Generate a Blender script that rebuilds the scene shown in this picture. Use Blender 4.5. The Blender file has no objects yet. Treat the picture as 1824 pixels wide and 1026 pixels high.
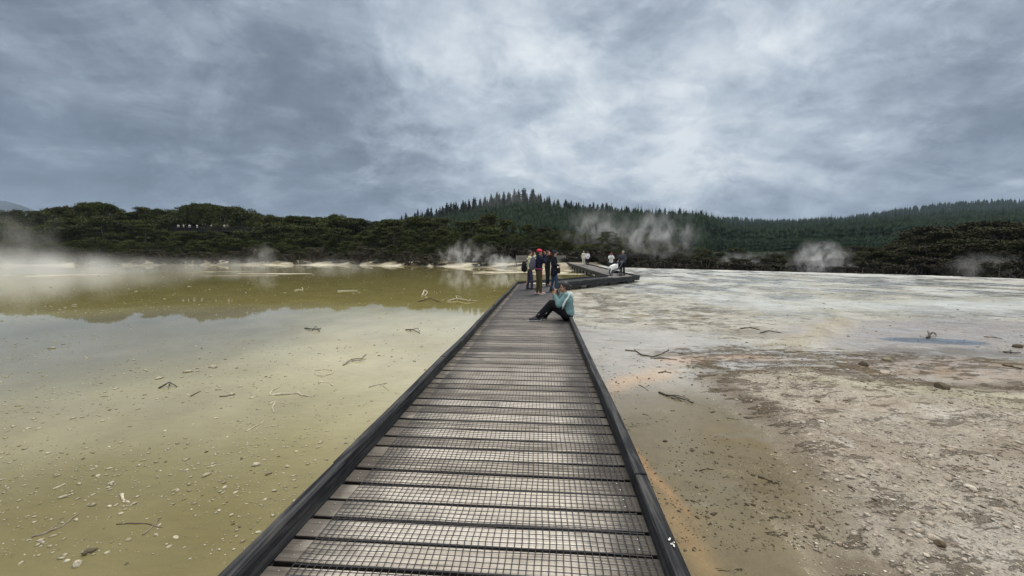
import bpy, math, random
import numpy as np
from mathutils import Vector, Matrix

R = math.radians
rng = np.random.default_rng(7)
random.seed(7)
S = bpy.context.scene
COL = S.collection

# ---------------------------------------------------------------- camera
F = 712.0; W0 = 1824.0; CX = 912.0; CY = 513.0
CAMZ = 1.83
TH = math.atan((CY - 455.0) / F)
cd = bpy.data.cameras.new('camera'); cam = bpy.data.objects.new('camera', cd); COL.objects.link(cam)
cam.location = (0, 0, CAMZ); cam.rotation_euler = (R(90) - TH, 0, 0)
cd.sensor_width = 36; cd.lens = 36 * F / W0; cd.clip_start = 0.05; cd.clip_end = 20000
S.camera = cam
S.render.resolution_x = 1024; S.render.resolution_y = 576

def ray(px, py):
    a = (px - CX) / F; b = (CY - py) / F
    return np.array([a, math.cos(TH) + b * math.sin(TH), -math.sin(TH) + b * math.cos(TH)])
def G(px, py, z=0.0):
    d = ray(px, py); t = (z - CAMZ) / d[2]
    return np.array([d[0] * t, d[1] * t, z])
def AT(px, py, Y):
    d = ray(px, py); t = Y / d[1]
    return np.array([d[0] * t, Y, CAMZ + d[2] * t])
def srgb(r, g, b):
    f = lambda c: (c / 12.92 if c <= 0.04045 else ((c + 0.055) / 1.055) ** 2.4)
    return tuple(f(v / 255.0) for v in (r, g, b)) + (1.0,)

# ---------------------------------------------------------------- world
SUN_EL, SUN_AZ = R(58), R(25)      # azimuth from +Y towards +X
wd = bpy.data.worlds.new('World'); S.world = wd; wd.use_nodes = True
nt = wd.node_tree; N = nt.nodes; L = nt.links
for n in list(N): N.remove(n)
class NB:
    """small helper for chains of nodes"""
    def __init__(s, tree): s.t = tree
    def n(s, typ, **kw):
        x = s.t.nodes.new(typ)
        for k, v in kw.items(): setattr(x, k, v)
        return x
    def put(s, sock, v):
        if isinstance(v, bpy.types.NodeSocket): s.t.links.new(v, sock)
        else: sock.default_value = v
    def math(s, op, a, b=0.0, c=None, clamp=False):
        x = s.n('ShaderNodeMath', operation=op, use_clamp=clamp); s.put(x.inputs[0], a); s.put(x.inputs[1], b)
        if c is not None: s.put(x.inputs[2], c)
        return x.outputs[0]
    def vmath(s, op, a, b=(0, 0, 0), scale=None, out=0):
        x = s.n('ShaderNodeVectorMath', operation=op); s.put(x.inputs[0], a); s.put(x.inputs[1], b)
        if scale is not None: s.put(x.inputs['Scale'], scale)
        return x.outputs[out]
    def noise(s, vec, scale, detail=5, rough=0.55, dist=0.0, out='Fac'):
        x = s.n('ShaderNodeTexNoise'); s.put(x.inputs['Vector'], vec); x.inputs['Scale'].default_value = scale
        x.inputs['Detail'].default_value = detail; x.inputs['Roughness'].default_value = rough; x.inputs['Distortion'].default_value = dist
        return x.outputs[out]
    def ramp(s, fac, stops, interp='LINEAR'):
        x = s.n('ShaderNodeValToRGB'); x.color_ramp.interpolation = interp
        cr = x.color_ramp
        while len(cr.elements) < len(stops): cr.elements.new(0.5)
        for e, (p, c) in zip(cr.elements, stops):
            e.position = p; e.color = c if len(c) == 4 else tuple(c) + (1,)
        s.put(x.inputs[0], fac); return x.outputs[0]
    def mix(s, fac, a, b, mode='MIX'):
        x = s.n('ShaderNodeMix', data_type='RGBA', blend_type=mode); s.put(x.inputs[0], fac); s.put(x.inputs[6], a); s.put(x.inputs[7], b)
        return x.outputs[2]
    def mapr(s, v, a, b, c=0.0, d=1.0, smooth=False):
        x = s.n('ShaderNodeMapRange', interpolation_type='SMOOTHSTEP' if smooth else 'LINEAR')
        for i, q in enumerate((v, a, b, c, d)): s.put(x.inputs[i], q)
        return x.outputs[0]
    def mapping(s, vec, loc=(0, 0, 0), rot=(0, 0, 0), sc=(1, 1, 1)):
        x = s.n('ShaderNodeMapping'); s.put(x.inputs[0], vec); x.inputs[1].default_value = loc; x.inputs[2].default_value = rot; x.inputs[3].default_value = sc
        return x.outputs[0]

b = NB(nt)
sky = b.n('ShaderNodeTexSky', sky_type='NISHITA', sun_disc=False, sun_elevation=SUN_EL, sun_rotation=SUN_AZ, altitude=300.0, air_density=1.0, dust_density=3.0)
bgs = b.n('ShaderNodeBackground'); L.new(sky.outputs[0], bgs.inputs[0]); bgs.inputs[1].default_value = 0.08
tc = b.n('ShaderNodeTexCoord'); dirv = b.vmath('NORMALIZE', tc.outputs['Generated'])
sep = b.n('ShaderNodeSeparateXYZ'); L.new(dirv, sep.inputs[0])
zc = b.math('MAXIMUM', sep.outputs[2], 0.0)
inv = b.math('DIVIDE', 1.45, b.math('ADD', zc, 0.42))
flat = b.n('ShaderNodeCombineXYZ')
b.put(flat.inputs[0], b.math('MULTIPLY', sep.outputs[0], inv)); b.put(flat.inputs[1], b.math('MULTIPLY', sep.outputs[1], inv))
pl = flat.outputs[0]
warpn = b.noise(pl, 1.3, 6, 0.6, 0.3, 'Color')
warp = b.vmath('SCALE', b.vmath('SUBTRACT', warpn, (0.5, 0.5, 0.5)), scale=0.42)
dw = b.vmath('NORMALIZE', b.vmath('ADD', dirv, warp))
# broad cloud masses: (px, py, angular radius px, strength) in display brightness
LOBES = [(60, 20, 300, 0.00), (330, 130, 330, -0.12), (40, 340, 240, -0.12), (190, 190, 110, 0.05), (240, 290, 190, -0.03), (300, 370, 160, 0.02), (600, 380, 230, -0.10), (470, 310, 110, 0.05),
         (340, 175, 70, 0.05), (650, 60, 150, 0.03), (560, 250, 150, -0.05), (520, 290, 60, 0.05),
         (860, 70, 200, 0.10), (880, 260, 170, 0.03), (1010, 30, 170, 0.10), (1130, 60, 130, -0.04),
         (1150, 190, 230, 0.08), (1260, 150, 140, 0.10), (1080, 140, 90, -0.07), (1290, 250, 120, -0.02),
         (1210, 300, 70, 0.08), (1320, 330, 90, -0.08), (1480, 180, 190, -0.02), (1490, 290, 140, -0.04),
         (1400, 40, 130, 0.07), (1560, 150, 80, 0.05), (1700, 70, 170, 0.00), (1700, 250, 190, -0.05), (1620, 180, 60, 0.03), (1240, 360, 120, 0.06), (1350, 370, 130, 0.05), (1170, 330, 80, 0.05), (1500, 350, 120, 0.03)]
val = 0.695
for (px, py, rad, amp) in LOBES:
    c = ray(px, py); c = c / np.linalg.norm(c)
    sg = rad / F * 0.62
    d = b.vmath('DOT_PRODUCT', dw, tuple(c), out=1)
    e = b.math('EXPONENT', b.math('MULTIPLY', b.math('SUBTRACT', d, 1.0), 1.0 / sg ** 2))
    val = b.math('MULTIPLY_ADD', e, amp, val)
# billows and streaks
plr = b.mapping(pl, rot=(0, 0, R(-28)), sc=(1.0, 1.25, 1.0))
n1 = b.noise(plr, 0.95, 10, 0.60, 0.55)
n2 = b.noise(b.mapping(pl, loc=(3.1, 1.7, 0)), 2.4, 8, 0.55, 0.5)
n3 = b.noise(plr, 5.0, 6, 0.6, 0.2)
rightness = b.mapr(sep.outputs[0], -0.55, 0.35, 0.85, 1.0, True)
tex = b.math('MULTIPLY', b.math('SUBTRACT', n1, 0.5), 0.72)
tex = b.math('ADD', tex, b.math('MULTIPLY', b.math('SUBTRACT', n2, 0.5), 0.50))
tex = b.math('ADD', tex, b.math('MULTIPLY', b.math('SUBTRACT', n3, 0.5), 0.24))
n4 = b.noise(b.mapping(pl, loc=(7.3, 2.2, 0)), 1.7, 11, 0.62, 0.8)
n5 = b.noise(b.mapping(plr, loc=(1.3, 8.2, 0)), 3.6, 10, 0.62, 0.5)
tex = b.math('ADD', tex, b.math('MULTIPLY', b.math('SUBTRACT', b.mapr(n4, 0.44, 0.60, 0, 1, True), 0.5), 0.085))
tex = b.math('ADD', tex, b.math('MULTIPLY', b.math('SUBTRACT', b.mapr(n5, 0.46, 0.60, 0, 1, True), 0.5), 0.055))
soft = b.mapr(sep.outputs[2], 0.0, 0.12, 0.75, 1.0)
val = b.math('ADD', val, b.math('MULTIPLY', b.math('MULTIPLY', tex, rightness), soft))
cl = b.ramp(val, [(0.36, srgb(92, 104, 117)), (0.50, srgb(120, 132, 147)), (0.60, srgb(148, 160, 174)), (0.70, srgb(176, 188, 201)), (0.80, srgb(205, 215, 225)), (0.93, srgb(236, 243, 247))])
zen = b.mapr(sep.outputs[2], 0.56, 0.9, 1.0, 3.0, True)
cl = b.mix(b.mapr(sep.outputs[2], 0.5, 0.8, 0.0, 0.85, True), cl, (0.62, 0.58, 0.52, 1))
back = b.mapr(sep.outputs[1], -0.5, 0.0, 1.5, 1.0, True)
cl = b.mix(b.mapr(sep.outputs[1], -0.5, 0.0, 0.6, 0.0, True), cl, (0.50, 0.48, 0.45, 1))
bgc = b.n('ShaderNodeBackground'); L.new(cl, bgc.inputs[0]); b.put(bgc.inputs[1], b.math('MULTIPLY', zen, back))
mx = b.n('ShaderNodeMixShader'); mx.inputs[0].default_value = 0.95
L.new(bgs.outputs[0], mx.inputs[1]); L.new(bgc.outputs[0], mx.inputs[2])
wo = b.n('ShaderNodeOutputWorld'); L.new(mx.outputs[0], wo.inputs[0])

sl = bpy.data.lights.new('sun', 'SUN'); sl.energy = 1.4; sl.angle = R(14); sl.color = (1.0, 0.92, 0.80)
so = bpy.data.objects.new('sun', sl); COL.objects.link(so)
sd = Vector((math.cos(SUN_EL) * math.sin(SUN_AZ), math.cos(SUN_EL) * math.cos(SUN_AZ), math.sin(SUN_EL)))
so.rotation_euler = sd.to_track_quat('Z', 'Y').to_euler()
so.location = (0, 0, 50)
S.view_settings.view_transform = 'Standard'; S.view_settings.look = 'None'
S.view_settings.exposure = 0.0; S.view_settings.gamma = 1.0
S.cycles.use_denoising = True
S.cycles.volume_bounces = 2; S.cycles.max_bounces = 8; S.cycles.diffuse_bounces = 3
S.cycles.volume_step_rate = 1.0; S.cycles.volume_max_steps = 128
S.cycles.transparent_max_bounces = 8
S.cycles.sample_clamp_indirect = 5

# ---------------------------------------------------------------- helpers
def new_mat(name):
    m = bpy.data.materials.new(name); m.use_nodes = True
    t = m.node_tree
    for n in list(t.nodes): t.nodes.remove(n)
    bb = NB(t); out = bb.n('ShaderNodeOutputMaterial'); p = bb.n('ShaderNodeBsdfPrincipled')
    t.links.new(p.outputs[0], out.inputs[0])
    return m, bb, p, out
def bump(bb, p, h, strength, dist):
    x = bb.n('ShaderNodeBump'); x.inputs['Strength'].default_value = strength; x.inputs['Distance'].default_value = dist
    bb.put(x.inputs['Height'], h); bb.t.links.new(x.outputs[0], p.inputs['Normal'])
def plain(name, col, rough=0.7, var=0.25, scale=8.0, bumpd=0.004, metal=0.0, spec=0.5):
    m, bb, p, o = new_mat(name)
    tc = bb.n('ShaderNodeTexCoord').outputs['Object']
    n = bb.noise(tc, scale, 5, 0.6)
    v = bb.mapr(n, 0.3, 0.7, 1 - var, 1 + var)
    c = bb.vmath('SCALE', tuple(col[:3]), scale=v)
    bb.put(p.inputs['Base Color'], c); p.inputs['Roughness'].default_value = rough; p.inputs['Metallic'].default_value = metal
    p.inputs['Specular IOR Level'].default_value = spec
    if bumpd: bump(bb, p, n, 0.5, bumpd)
    return m

def tag(o, label=None, cat=None, group=None, kind=None):
    if label: o['label'] = label
    if cat: o['category'] = cat
    if group: o['group'] = group
    if kind: o['kind'] = kind
    return o
def link(name, me, parent=None, mat=None):
    o = bpy.data.objects.new(name, me); COL.objects.link(o)
    if parent is not None: o.parent = parent
    if mat is not None and len(me.materials) == 0: me.materials.append(mat)
    return o
def empty(name, loc=(0, 0, 0), rz=0.0):
    o = bpy.data.objects.new(name, None); COL.objects.link(o); o.location = loc; o.rotation_euler = (0, 0, rz); o.empty_display_size = 0.2
    return o
def mesh_np(name, V, Fc, smooth=False, nper=None):
    """V (n,3) array; Fc (m,k) array of equal-size faces, or list of arrays of mixed sizes"""
    me = bpy.data.meshes.new(name)
    V = np.asarray(V, dtype=np.float32)
    groups = Fc if isinstance(Fc, list) else [Fc]
    groups = [np.asarray(g, dtype=np.int32) for g in groups if len(g)]
    nl = sum(g.size for g in groups); nf = sum(len(g) for g in groups)
    me.vertices.add(len(V)); me.vertices.foreach_set('co', V.ravel())
    me.loops.add(nl); me.polygons.add(nf)
    me.loops.foreach_set('vertex_index', np.concatenate([g.ravel() for g in groups]))
    st = []; k = 0
    for g in groups:
        st.append(np.arange(len(g)) * g.shape[1] + k); k += g.size
    me.polygons.foreach_set('loop_start', np.concatenate(st).astype(np.int32))
    me.update(calc_edges=True); me.validate()
    if smooth: me.polygons.foreach_set('use_smooth', np.ones(len(me.polygons), dtype=bool))
    return me
class MB:
    def __init__(s): s.V = []; s.F = []; s.n = 0
    def add(s, V, Fs):
        V = [tuple(map(float, v)) for v in V]; s.V += V; s.F += [tuple(i + s.n for i in f) for f in Fs]; s.n += len(V)
    def box(s, c, h, M=None):
        P = [(x, y, z) for z in (-1, 1) for y in (-1, 1) for x in (-1, 1)]
        V = [Vector((c[0] + p[0] * h[0], c[1] + p[1] * h[1], c[2] + p[2] * h[2])) for p in P]
        if M is not None: V = [M @ v for v in V]
        s.add(V, [(0, 2, 3, 1), (4, 5, 7, 6), (0, 1, 5, 4), (2, 6, 7, 3), (0, 4, 6, 2), (1, 3, 7, 5)])
    def prism(s, poly, z0, z1):
        """poly list of (x,y) CCW; z0,z1 floats or callables"""
        n = len(poly); f0 = z0 if callable(z0) else (lambda x, y: z0); f1 = z1 if callable(z1) else (lambda x, y: z1)
        V = [(x, y, f0(x, y)) for x, y in poly] + [(x, y, f1(x, y)) for x, y in poly]
        s.add(V, [tuple(range(n - 1, -1, -1)), tuple(range(n, 2 * n))] + [(i, (i + 1) % n, n + (i + 1) % n, n + i) for i in range(n)])
    def tube(s, pts, rad, seg=6, caps=True, sx=1.0):
        pts = [Vector(p) for p in pts]; rad = rad if hasattr(rad, '__len__') else [rad] * len(pts)
        V = []; up = None
        for i, p in enumerate(pts):
            t = (pts[min(i + 1, len(pts) - 1)] - pts[max(i - 1, 0)])
            t = t.normalized() if t.length > 1e-9 else Vector((0, 0, 1))
            a = Vector((0, 0, 1)) if abs(t.z) < 0.9 else Vector((1, 0, 0))
            if up is not None: a = up
            x = a.cross(t)
            if x.length < 1e-6: x = Vector((1, 0, 0)).cross(t)
            x.normalize(); y = t.cross(x).normalized(); up = y
            for k in range(seg):
                an = 2 * math.pi * k / seg
                V.append(p + (x * math.cos(an) * sx + y * math.sin(an)) * rad[i])
        Fs = [(i * seg + k, i * seg + (k + 1) % seg, (i + 1) * seg + (k + 1) % seg, (i + 1) * seg + k) for i in range(len(pts) - 1) for k in range(seg)]
        if caps:
            Fs.append(tuple(range(seg - 1, -1, -1))); m = (len(pts) - 1) * seg; Fs.append(tuple(range(m, m + seg)))
        s.add(V, Fs)
    def ell(s, c, r, nu=12, nv=8, M=None, jit=0.0):
        V = []; c = Vector(c)
        for j in range(nv + 1):
            ph = math.pi * j / nv
            for i in range(nu):
                a = 2 * math.pi * i / nu; q = 1 + (random.uniform(-jit, jit) if jit else 0)
                v = Vector((r[0] * math.sin(ph) * math.cos(a) * q, r[1] * math.sin(ph) * math.sin(a) * q, r[2] * math.cos(ph) * q))
                if M is not None: v = M @ v
                V.append(c + v)
        s.add(V, [(j * nu + i, (j + 1) * nu + i, (j + 1) * nu + (i + 1) % nu, j * nu + (i + 1) % nu) for j in range(nv) for i in range(nu)])
    def cap(s, p0, r0, p1, r1, seg=12, rings=4):
        """tapered capsule"""
        p0 = Vector(p0); p1 = Vector(p1); t = (p1 - p0); ln = t.length; t = t.normalized() if ln > 1e-6 else Vector((0, 0, 1))
        x = t.orthogonal().normalized(); y = t.cross(x)
        V = []; rows = 0
        for j in range(rings + 1):
            a = -math.pi / 2 + (math.pi / 2) * j / rings
            for k in range(seg):
                an = 2 * math.pi * k / seg
                V.append(p0 + t * math.sin(a) * r0 + (x * math.cos(an) + y * math.sin(an)) * max(math.cos(a), 0.02) * r0)
            rows += 1
        for j in range(rings + 1):
            a = (math.pi / 2) * j / rings
            for k in range(seg):
                an = 2 * math.pi * k / seg
                V.append(p1 + t * math.sin(a) * r1 + (x * math.cos(an) + y * math.sin(an)) * max(math.cos(a), 0.02) * r1)
            rows += 1
        Fs = [(i * seg + k, i * seg + (k + 1) % seg, (i + 1) * seg + (k + 1) % seg, (i + 1) * seg + k) for i in range(rows - 1) for k in range(seg)]
        Fs.append(tuple(range(seg - 1, -1, -1))); m = (rows - 1) * seg; Fs.append(tuple(range(m, m + seg)))
        s.add(V, Fs)
    def mesh(s, name, smooth=False):
        me = bpy.data.meshes.new(name); me.from_pydata(s.V, [], s.F); me.update()
        if smooth: me.polygons.foreach_set('use_smooth', np.ones(len(me.polygons), dtype=bool))
        return me
    def build(s, name, mat, parent=None, smooth=False, bevel=0.0):
        o = link(name, s.mesh(name, smooth), parent, mat)
        if bevel:
            m = o.modifiers.new('bevel', 'BEVEL'); m.width = bevel; m.segments = 2; m.limit_method = 'ANGLE'; m.angle_limit = R(40)
        return o

# value noise in numpy
def _h(ix, iy, seed):
    v = (ix * 374761393 + iy * 668265263 + seed * 982451653) & 0xFFFFFFFF
    v = ((v ^ (v >> 13)) * 1274126177) & 0xFFFFFFFF
    return ((v ^ (v >> 16)) & 0xFFFF) / 65535.0
def vnoise(x, y, seed=0):
    x = np.asarray(x, float); y = np.asarray(y, float)
    ix = np.floor(x).astype(np.int64); iy = np.floor(y).astype(np.int64); fx = x - ix; fy = y - iy
    fx = fx * fx * (3 - 2 * fx); fy = fy * fy * (3 - 2 * fy)
    a = _h(ix, iy, seed); c = _h(ix + 1, iy, seed); d = _h(ix, iy + 1, seed); e = _h(ix + 1, iy + 1, seed)
    return (a * (1 - fx) + c * fx) * (1 - fy) + (d * (1 - fx) + e * fx) * fy
def fbm(x, y, sc=1.0, o=5, seed=0, g=0.5):
    v = 0; a = 1; t = 0
    for k in range(o):
        v = v + a * vnoise(np.asarray(x) * sc * 2 ** k + 17.3 * k, np.asarray(y) * sc * 2 ** k - 9.1 * k, seed + k); t += a; a *= g
    return v / t
def sstep(x, a, b):
    t = np.clip((x - a) / (b - a), 0, 1); return t * t * (3 - 2 * t)

# ---------------------------------------------------------------- boardwalk lines
DECK = 0.38
u1 = np.array([math.sin(math.atan((967 - CX) / F)), math.cos(math.atan((967 - CX) / F))]); n1 = np.array([u1[1], -u1[0]])
SL = dict(o=np.array([0., 0.]), u=u1, n=n1, l=-1.27, r=0.574)
pA = np.array([0.36, 20.3]); pB = np.array([6.62, 27.4]); u2 = (pB - pA) / np.linalg.norm(pB - pA); n2 = np.array([u2[1], -u2[0]])
SM = dict(o=pA, u=u2, n=n2, l=0.0, r=1.78)
pC = np.array([7.3, 47.0]); u3 = (pC - pB) / np.linalg.norm(pC - pB); n3 = np.array([u3[1], -u3[0]])
SR = dict(o=pB, u=u3, n=n3, l=0.0, r=1.95)
u4 = np.array([-1.0, 0.03]); u4 /= np.linalg.norm(u4); n4 = np.array([u4[1], -u4[0]])   # far walk turning left
S4 = dict(o=np.array([9.6, 59.0]), u=u4, n=n4, l=-0.95, r=0.95)
def isect(s1, k1, s2, k2):
    p = s1['o'] + s1['n'] * s1[k1]; q = s2['o'] + s2['n'] * s2[k2]
    M = np.array([s1['u'], -s2['u']]).T; t = np.linalg.solve(M, q - p); return p + s1['u'] * t[0]
def deckz(x, y):
    t = np.clip((np.asarray(y, float) - 29.0) / 31.0, 0, 1.2); return DECK + 0.47 * t * np.where(t > 0, 1, 0)
def cline(y):
    return np.interp(y, [-20, 20.3, 27.4, 58, 70], [-0.35 - 1.54, -0.35 + 1.56, 7.6, 8.4, 9.0])

# ---------------------------------------------------------------- ground heights and colours
SHORE = ([-700, -300, 0, 100, 250, 460, 600, 700, 780, 850, 930, 1000, 1060, 1100], [474, 474, 474.5, 473.5, 473, 472.5, 472.5, 474, 475, 476.5, 478.5, 481, 485, 489])
EDGE = ([900, 1000, 1080, 1100, 1200, 1300, 1400, 1500, 1600, 1700, 1824, 2100, 2600], [465, 468, 474, 477, 479.5, 482, 485, 487.5, 490, 493, 498, 508, 520])
def px_of(x, y): return CX + F * x / np.maximum(y, 2.0)
def Yof(py): return CAMZ * F / (np.asarray(py) - 455.0)
GRAVEL = [(2.95, 5.7), (2.75, 4.4), (2.35, 3.2), (2.15, 2.2), (1.9, -4), (60, -4), (60, 4.5), (8, 5.4), (5.6, 5.3), (4.4, 5.9)]
def in_poly_soft(x, y, poly, w):
    """signed-distance based soft mask"""
    d = np.full(x.shape, 1e9); ins = np.zeros(x.shape, bool); n = len(poly)
    for i in range(n):
        x0, y0 = poly[i]; x1, y1 = poly[(i + 1) % n]
        ex, ey = x1 - x0, y1 - y0; t = np.clip(((x - x0) * ex + (y - y0) * ey) / (ex * ex + ey * ey), 0, 1)
        d = np.minimum(d, np.hypot(x - x0 - t * ex, y - y0 - t * ey))
        c = ((y0 > y) != (y1 > y)) & (x < (x1 - x0) * (y - y0) / ((y1 - y0) if y1 != y0 else 1e-9) + x0); ins ^= c
    sd = np.where(ins, d, -d); return sstep(sd, -w, w)
def ell_mask(x, y, cx, cy, rx, ry, rot=0.0, soft=0.3):
    c, s = math.cos(rot), math.sin(rot); dx = x - cx; dy = y - cy
    u = (dx * c + dy * s) / rx; v = (-dx * s + dy * c) / ry; return 1 - sstep(np.hypot(u, v), 1 - soft, 1 + soft)
def lake_mask(x, y):
    Ys = Yof(np.interp(px_of(x, y), *SHORE)) + (fbm(x, y, 0.15, 4, 3) - 0.5) * 9
    side = cline(y) + 0.1
    return (1 - sstep(y, Ys - 1.5, Ys + 1.5)) * (1 - sstep(x, side - 0.35, side + 0.35))
def rimf(x, y):
    ax, ay, bx, by = 5.5, 7.7, 9.2, 11.1; ex, ey = bx - ax, by - ay; wx = x + (fbm(x, y, 1.2, 4, 13) - 0.5) * 0.9; t = np.clip(((wx - ax) * ex + (y - ay) * ey) / (ex * ex + ey * ey), 0, 1)
    return np.exp(-(np.hypot(wx - ax - t * ex, y - ay - t * ey) / 0.30) ** 2)
def gz(x, y):
    x = np.asarray(x, float); y = np.asarray(y, float); shp = x.shape; x = np.atleast_1d(x); y = np.atleast_1d(y)
    lake = lake_mask(x, y)
    wx = x + (fbm(x, y, 0.9, 4, 11) - 0.5) * 1.0; wy = y + (fbm(x, y, 0.9, 4, 12) - 0.5) * 1.0
    gr = in_poly_soft(wx, wy, GRAVEL, 0.45)
    z = 0.035 + 0.02 * (fbm(x, y, 0.5, 4, 5) - 0.5)
    # thin terraces of sinter
    z += 0.014 * sstep(fbm(x, y * 1.0, 0.8, 6, 21), 0.47, 0.56)
    z += gr * (0.05 + 0.07 * (fbm(x, y, 1.3, 3, 6) - 0.4) + 0.06 * (fbm(x, y, 6, 5, 7, 0.62) - 0.5))
    pool = ell_mask(x, y, 10.4, 9.1, 4.5, 2.3, 0.12, 0.25); z -= 0.02 * pool
    # low rim to the left of the grey pool
    z += rimf(x, y) * (0.03 + 0.06 * fbm(x, y, 5, 4, 9))
    # ground rising behind the lake, dropping off behind the terrace edge
    Ys = Yof(np.interp(px_of(x, y), *SHORE)); left = 1 - sstep(px_of(x, y), 1060, 1110)
    z += left * np.clip((y - Ys) / 30.0, 0, 1) * 1.5 * sstep(y, Ys, Ys + 4) + left * 0.45 * sstep(y, Ys + 1, Ys + 7)
    Ye = Yof(np.interp(px_of(x, y), *EDGE)); right = sstep(px_of(x, y), 1070, 1120) * (y > 5)
    z += right * (0.02 * np.exp(-((y - Ye + 0.8) / 1.2) ** 2)) - right * 1.6 * sstep(y, Ye, Ye + 3.0)
    z = z * (1 - lake) + (-0.12) * lake
    # sinter bars breaking the surface of the far lake
    bar = sstep(fbm(x * 0.12, y * 0.5, 1.0, 5, 31), 0.55, 0.62) * (sstep(y, 28, 36) * (1 - sstep(y, 44, 52))) * (px_of(x, y) < 560)
    bar2 = sstep(fbm(x, y, 0.35, 5, 33), 0.50, 0.58) * sstep(y, 33, 40) * sstep(px_of(x, y), 700, 880)
    z = np.maximum(z, np.where(lake > 0.5, -0.12 + 0.135 * np.maximum(bar, bar2), -9))
    return z.reshape(shp)

C = lambda *a: np.array(a, float)
def lerp(a, bcol, m): return a * (1 - m[..., None]) + np.asarray(bcol) * m[..., None]
def ground_cols(x, y):
    """albedo, wetness and crust amount of the dry and wet flats in world coordinates"""
    px = px_of(x, y)
    w1 = (fbm(x, y, 0.8, 5, 41) - 0.5); w2 = (fbm(x, y, 0.8, 5, 42) - 0.5)
    k = np.clip(y / 12.0, 0.25, 2.5); X = x + w1 * 1.6 * k; Y = y + w2 * 1.6 * k
    col = np.zeros(x.shape + (3,)) + C(0.40, 0.375, 0.32); wet = np.full(x.shape, 0.62); crust = np.full(x.shape, 0.35)
    # far silica flats: white and grey streaks
    far = sstep(Y, 9.5, 13)
    st = fbm(x * 0.8, y * 0.45, 0.9, 6, 51, 0.55)
    wcol = lerp(np.zeros(x.shape + (3,)) + C(0.24, 0.25, 0.24), C(0.48, 0.505, 0.50), sstep(st, 0.42, 0.60))
    wcol = lerp(wcol, C(0.24, 0.235, 0.19), 0.8 * sstep(fbm(x, y * 0.7, 0.55, 6, 52), 0.53, 0.66))
    wcol = lerp(wcol, C(0.36, 0.33, 0.21), 0.45 * sstep(fbm(x, y, 0.25, 4, 53), 0.56, 0.7))
    col = lerp(col, C(0, 0, 0), far) + wcol * far[..., None]
    wet = wet * (1 - far) + far * (0.72 - 0.35 * sstep(st, 0.45, 0.6)); crust = crust * (1 - far) + far * 0.30
    # cream and olive crust beside the walk, y 9..21
    m = ell_mask(X, Y, 4.2, 14.5, 3.4, 6.0, 0.1, 0.35)
    p = fbm(x, y, 1.1, 6, 54)
    c2 = lerp(np.zeros(x.shape + (3,)) + C(0.26, 0.225, 0.15), C(0.45, 0.435, 0.38), sstep(p, 0.44, 0.56))
    col = col * (1 - m[..., None]) + c2 * m[..., None]; crust = crust * (1 - m) + 0.75 * m; wet = wet * (1 - m) + m * (0.75 - 0.4 * sstep(p, 0.45, 0.55))
    # white band
    m = sstep(X, 6.5, 9) * np.exp(-((Y - 14.2 - 0.05 * (x - 10)) / 1.5) ** 2)
    col = lerp(col, C(0.50, 0.54, 0.545), m * 0.7); wet = wet * (1 - m) + 0.35 * m; crust *= 1 - 0.8 * m
    # edge band, bright silica
    Ye = Yof(np.interp(px, *EDGE)); m = np.exp(-((y - Ye + 1.0) / 2.2) ** 2) * sstep(px, 1080, 1130)
    col = lerp(col, C(0.60, 0.61, 0.585), m * 0.8)
    # smooth wet grey flat near the walk
    m = ell_mask(X, Y, 2.2, 7.3, 2.5, 2.7, -0.15, 0.35)
    col = lerp(col, C(0.37, 0.345, 0.30), m); wet = wet * (1 - m) + 0.95 * m; crust *= 1 - 0.85 * m
    # tan crust band
    m = ell_mask(X, Y, 5.0, 6.7, 4.6, 0.95, -0.03, 0.45) * sstep(x, 1.9, 3.2)
    p = fbm(x, y, 2.2, 6, 55)
    c3 = lerp(np.zeros(x.shape + (3,)) + C(0.33, 0.315, 0.29), C(0.21, 0.175, 0.115), sstep(p, 0.46, 0.54))
    col = col * (1 - m[..., None]) + c3 * m[..., None]; crust = crust * (1 - m) + 1.0 * m; wet = wet * (1 - m) + m * 0.7
    m = ell_mask(X, Y, 7.2, 6.2, 2.0, 0.6, 0, 0.5); col = lerp(col, C(0.40, 0.26, 0.16), m * 0.4)
    m = ell_mask(X, Y, 3.6, 6.75, 1.3, 0.22, 0.05, 0.5); col = lerp(col, C(0.55, 0.38, 0.27), m * 0.6)
    # grey pool, dark shallow mud at its near rim, blue hole
    m = ell_mask(X * 0.5 + x * 0.5, Y * 0.4 + y * 0.6, 10.4, 9.1, 4.5, 2.1, 0.12, 0.12)
    col = lerp(col, C(0.36, 0.335, 0.31), m); wet = wet * (1 - m) + 0.72 * m; crust *= 1 - 0.95 * m
    m = ell_mask(X, Y, 7.9, 7.25, 1.7, 0.36, 0, 0.5); col = lerp(col, C(0.15, 0.13, 0.10), m * 0.7)
    m = ell_mask(x + w1 * 0.2, y + w2 * 0.2, 9.0, 8.4, 0.95, 0.36, -0.18, 0.12); col = lerp(col, C(0.13, 0.155, 0.19), m); crust *= 1 - m
    rim = rimf(x, y)
    col = lerp(col, C(0.44, 0.41, 0.32), rim * 0.7); wet *= 1 - 0.7 * rim; crust = crust * (1 - rim) + 0.5 * rim
    # olive wet mud in the lower middle
    m = ell_mask(X, Y, 1.75, 3.0, 1.25, 2.3, -0.12, 0.4)
    col = lerp(col, C(0.165, 0.138, 0.082), m); wet = wet * (1 - m) + 0.80 * m; crust = crust * (1 - m) + 0.22 * m
    m = ell_mask(X, Y, 2.15, 3.3, 0.35, 1.5, -0.12, 0.6); col = lerp(col, C(0.15, 0.115, 0.05), m * 0.8)
    # pale gravel slope
    wx = x + (fbm(x, y, 0.9, 4, 11) - 0.5) * 1.0; wy = y + (fbm(x, y, 0.9, 4, 12) - 0.5) * 1.0
    m = in_poly_soft(wx, wy, GRAVEL, 0.4)
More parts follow.
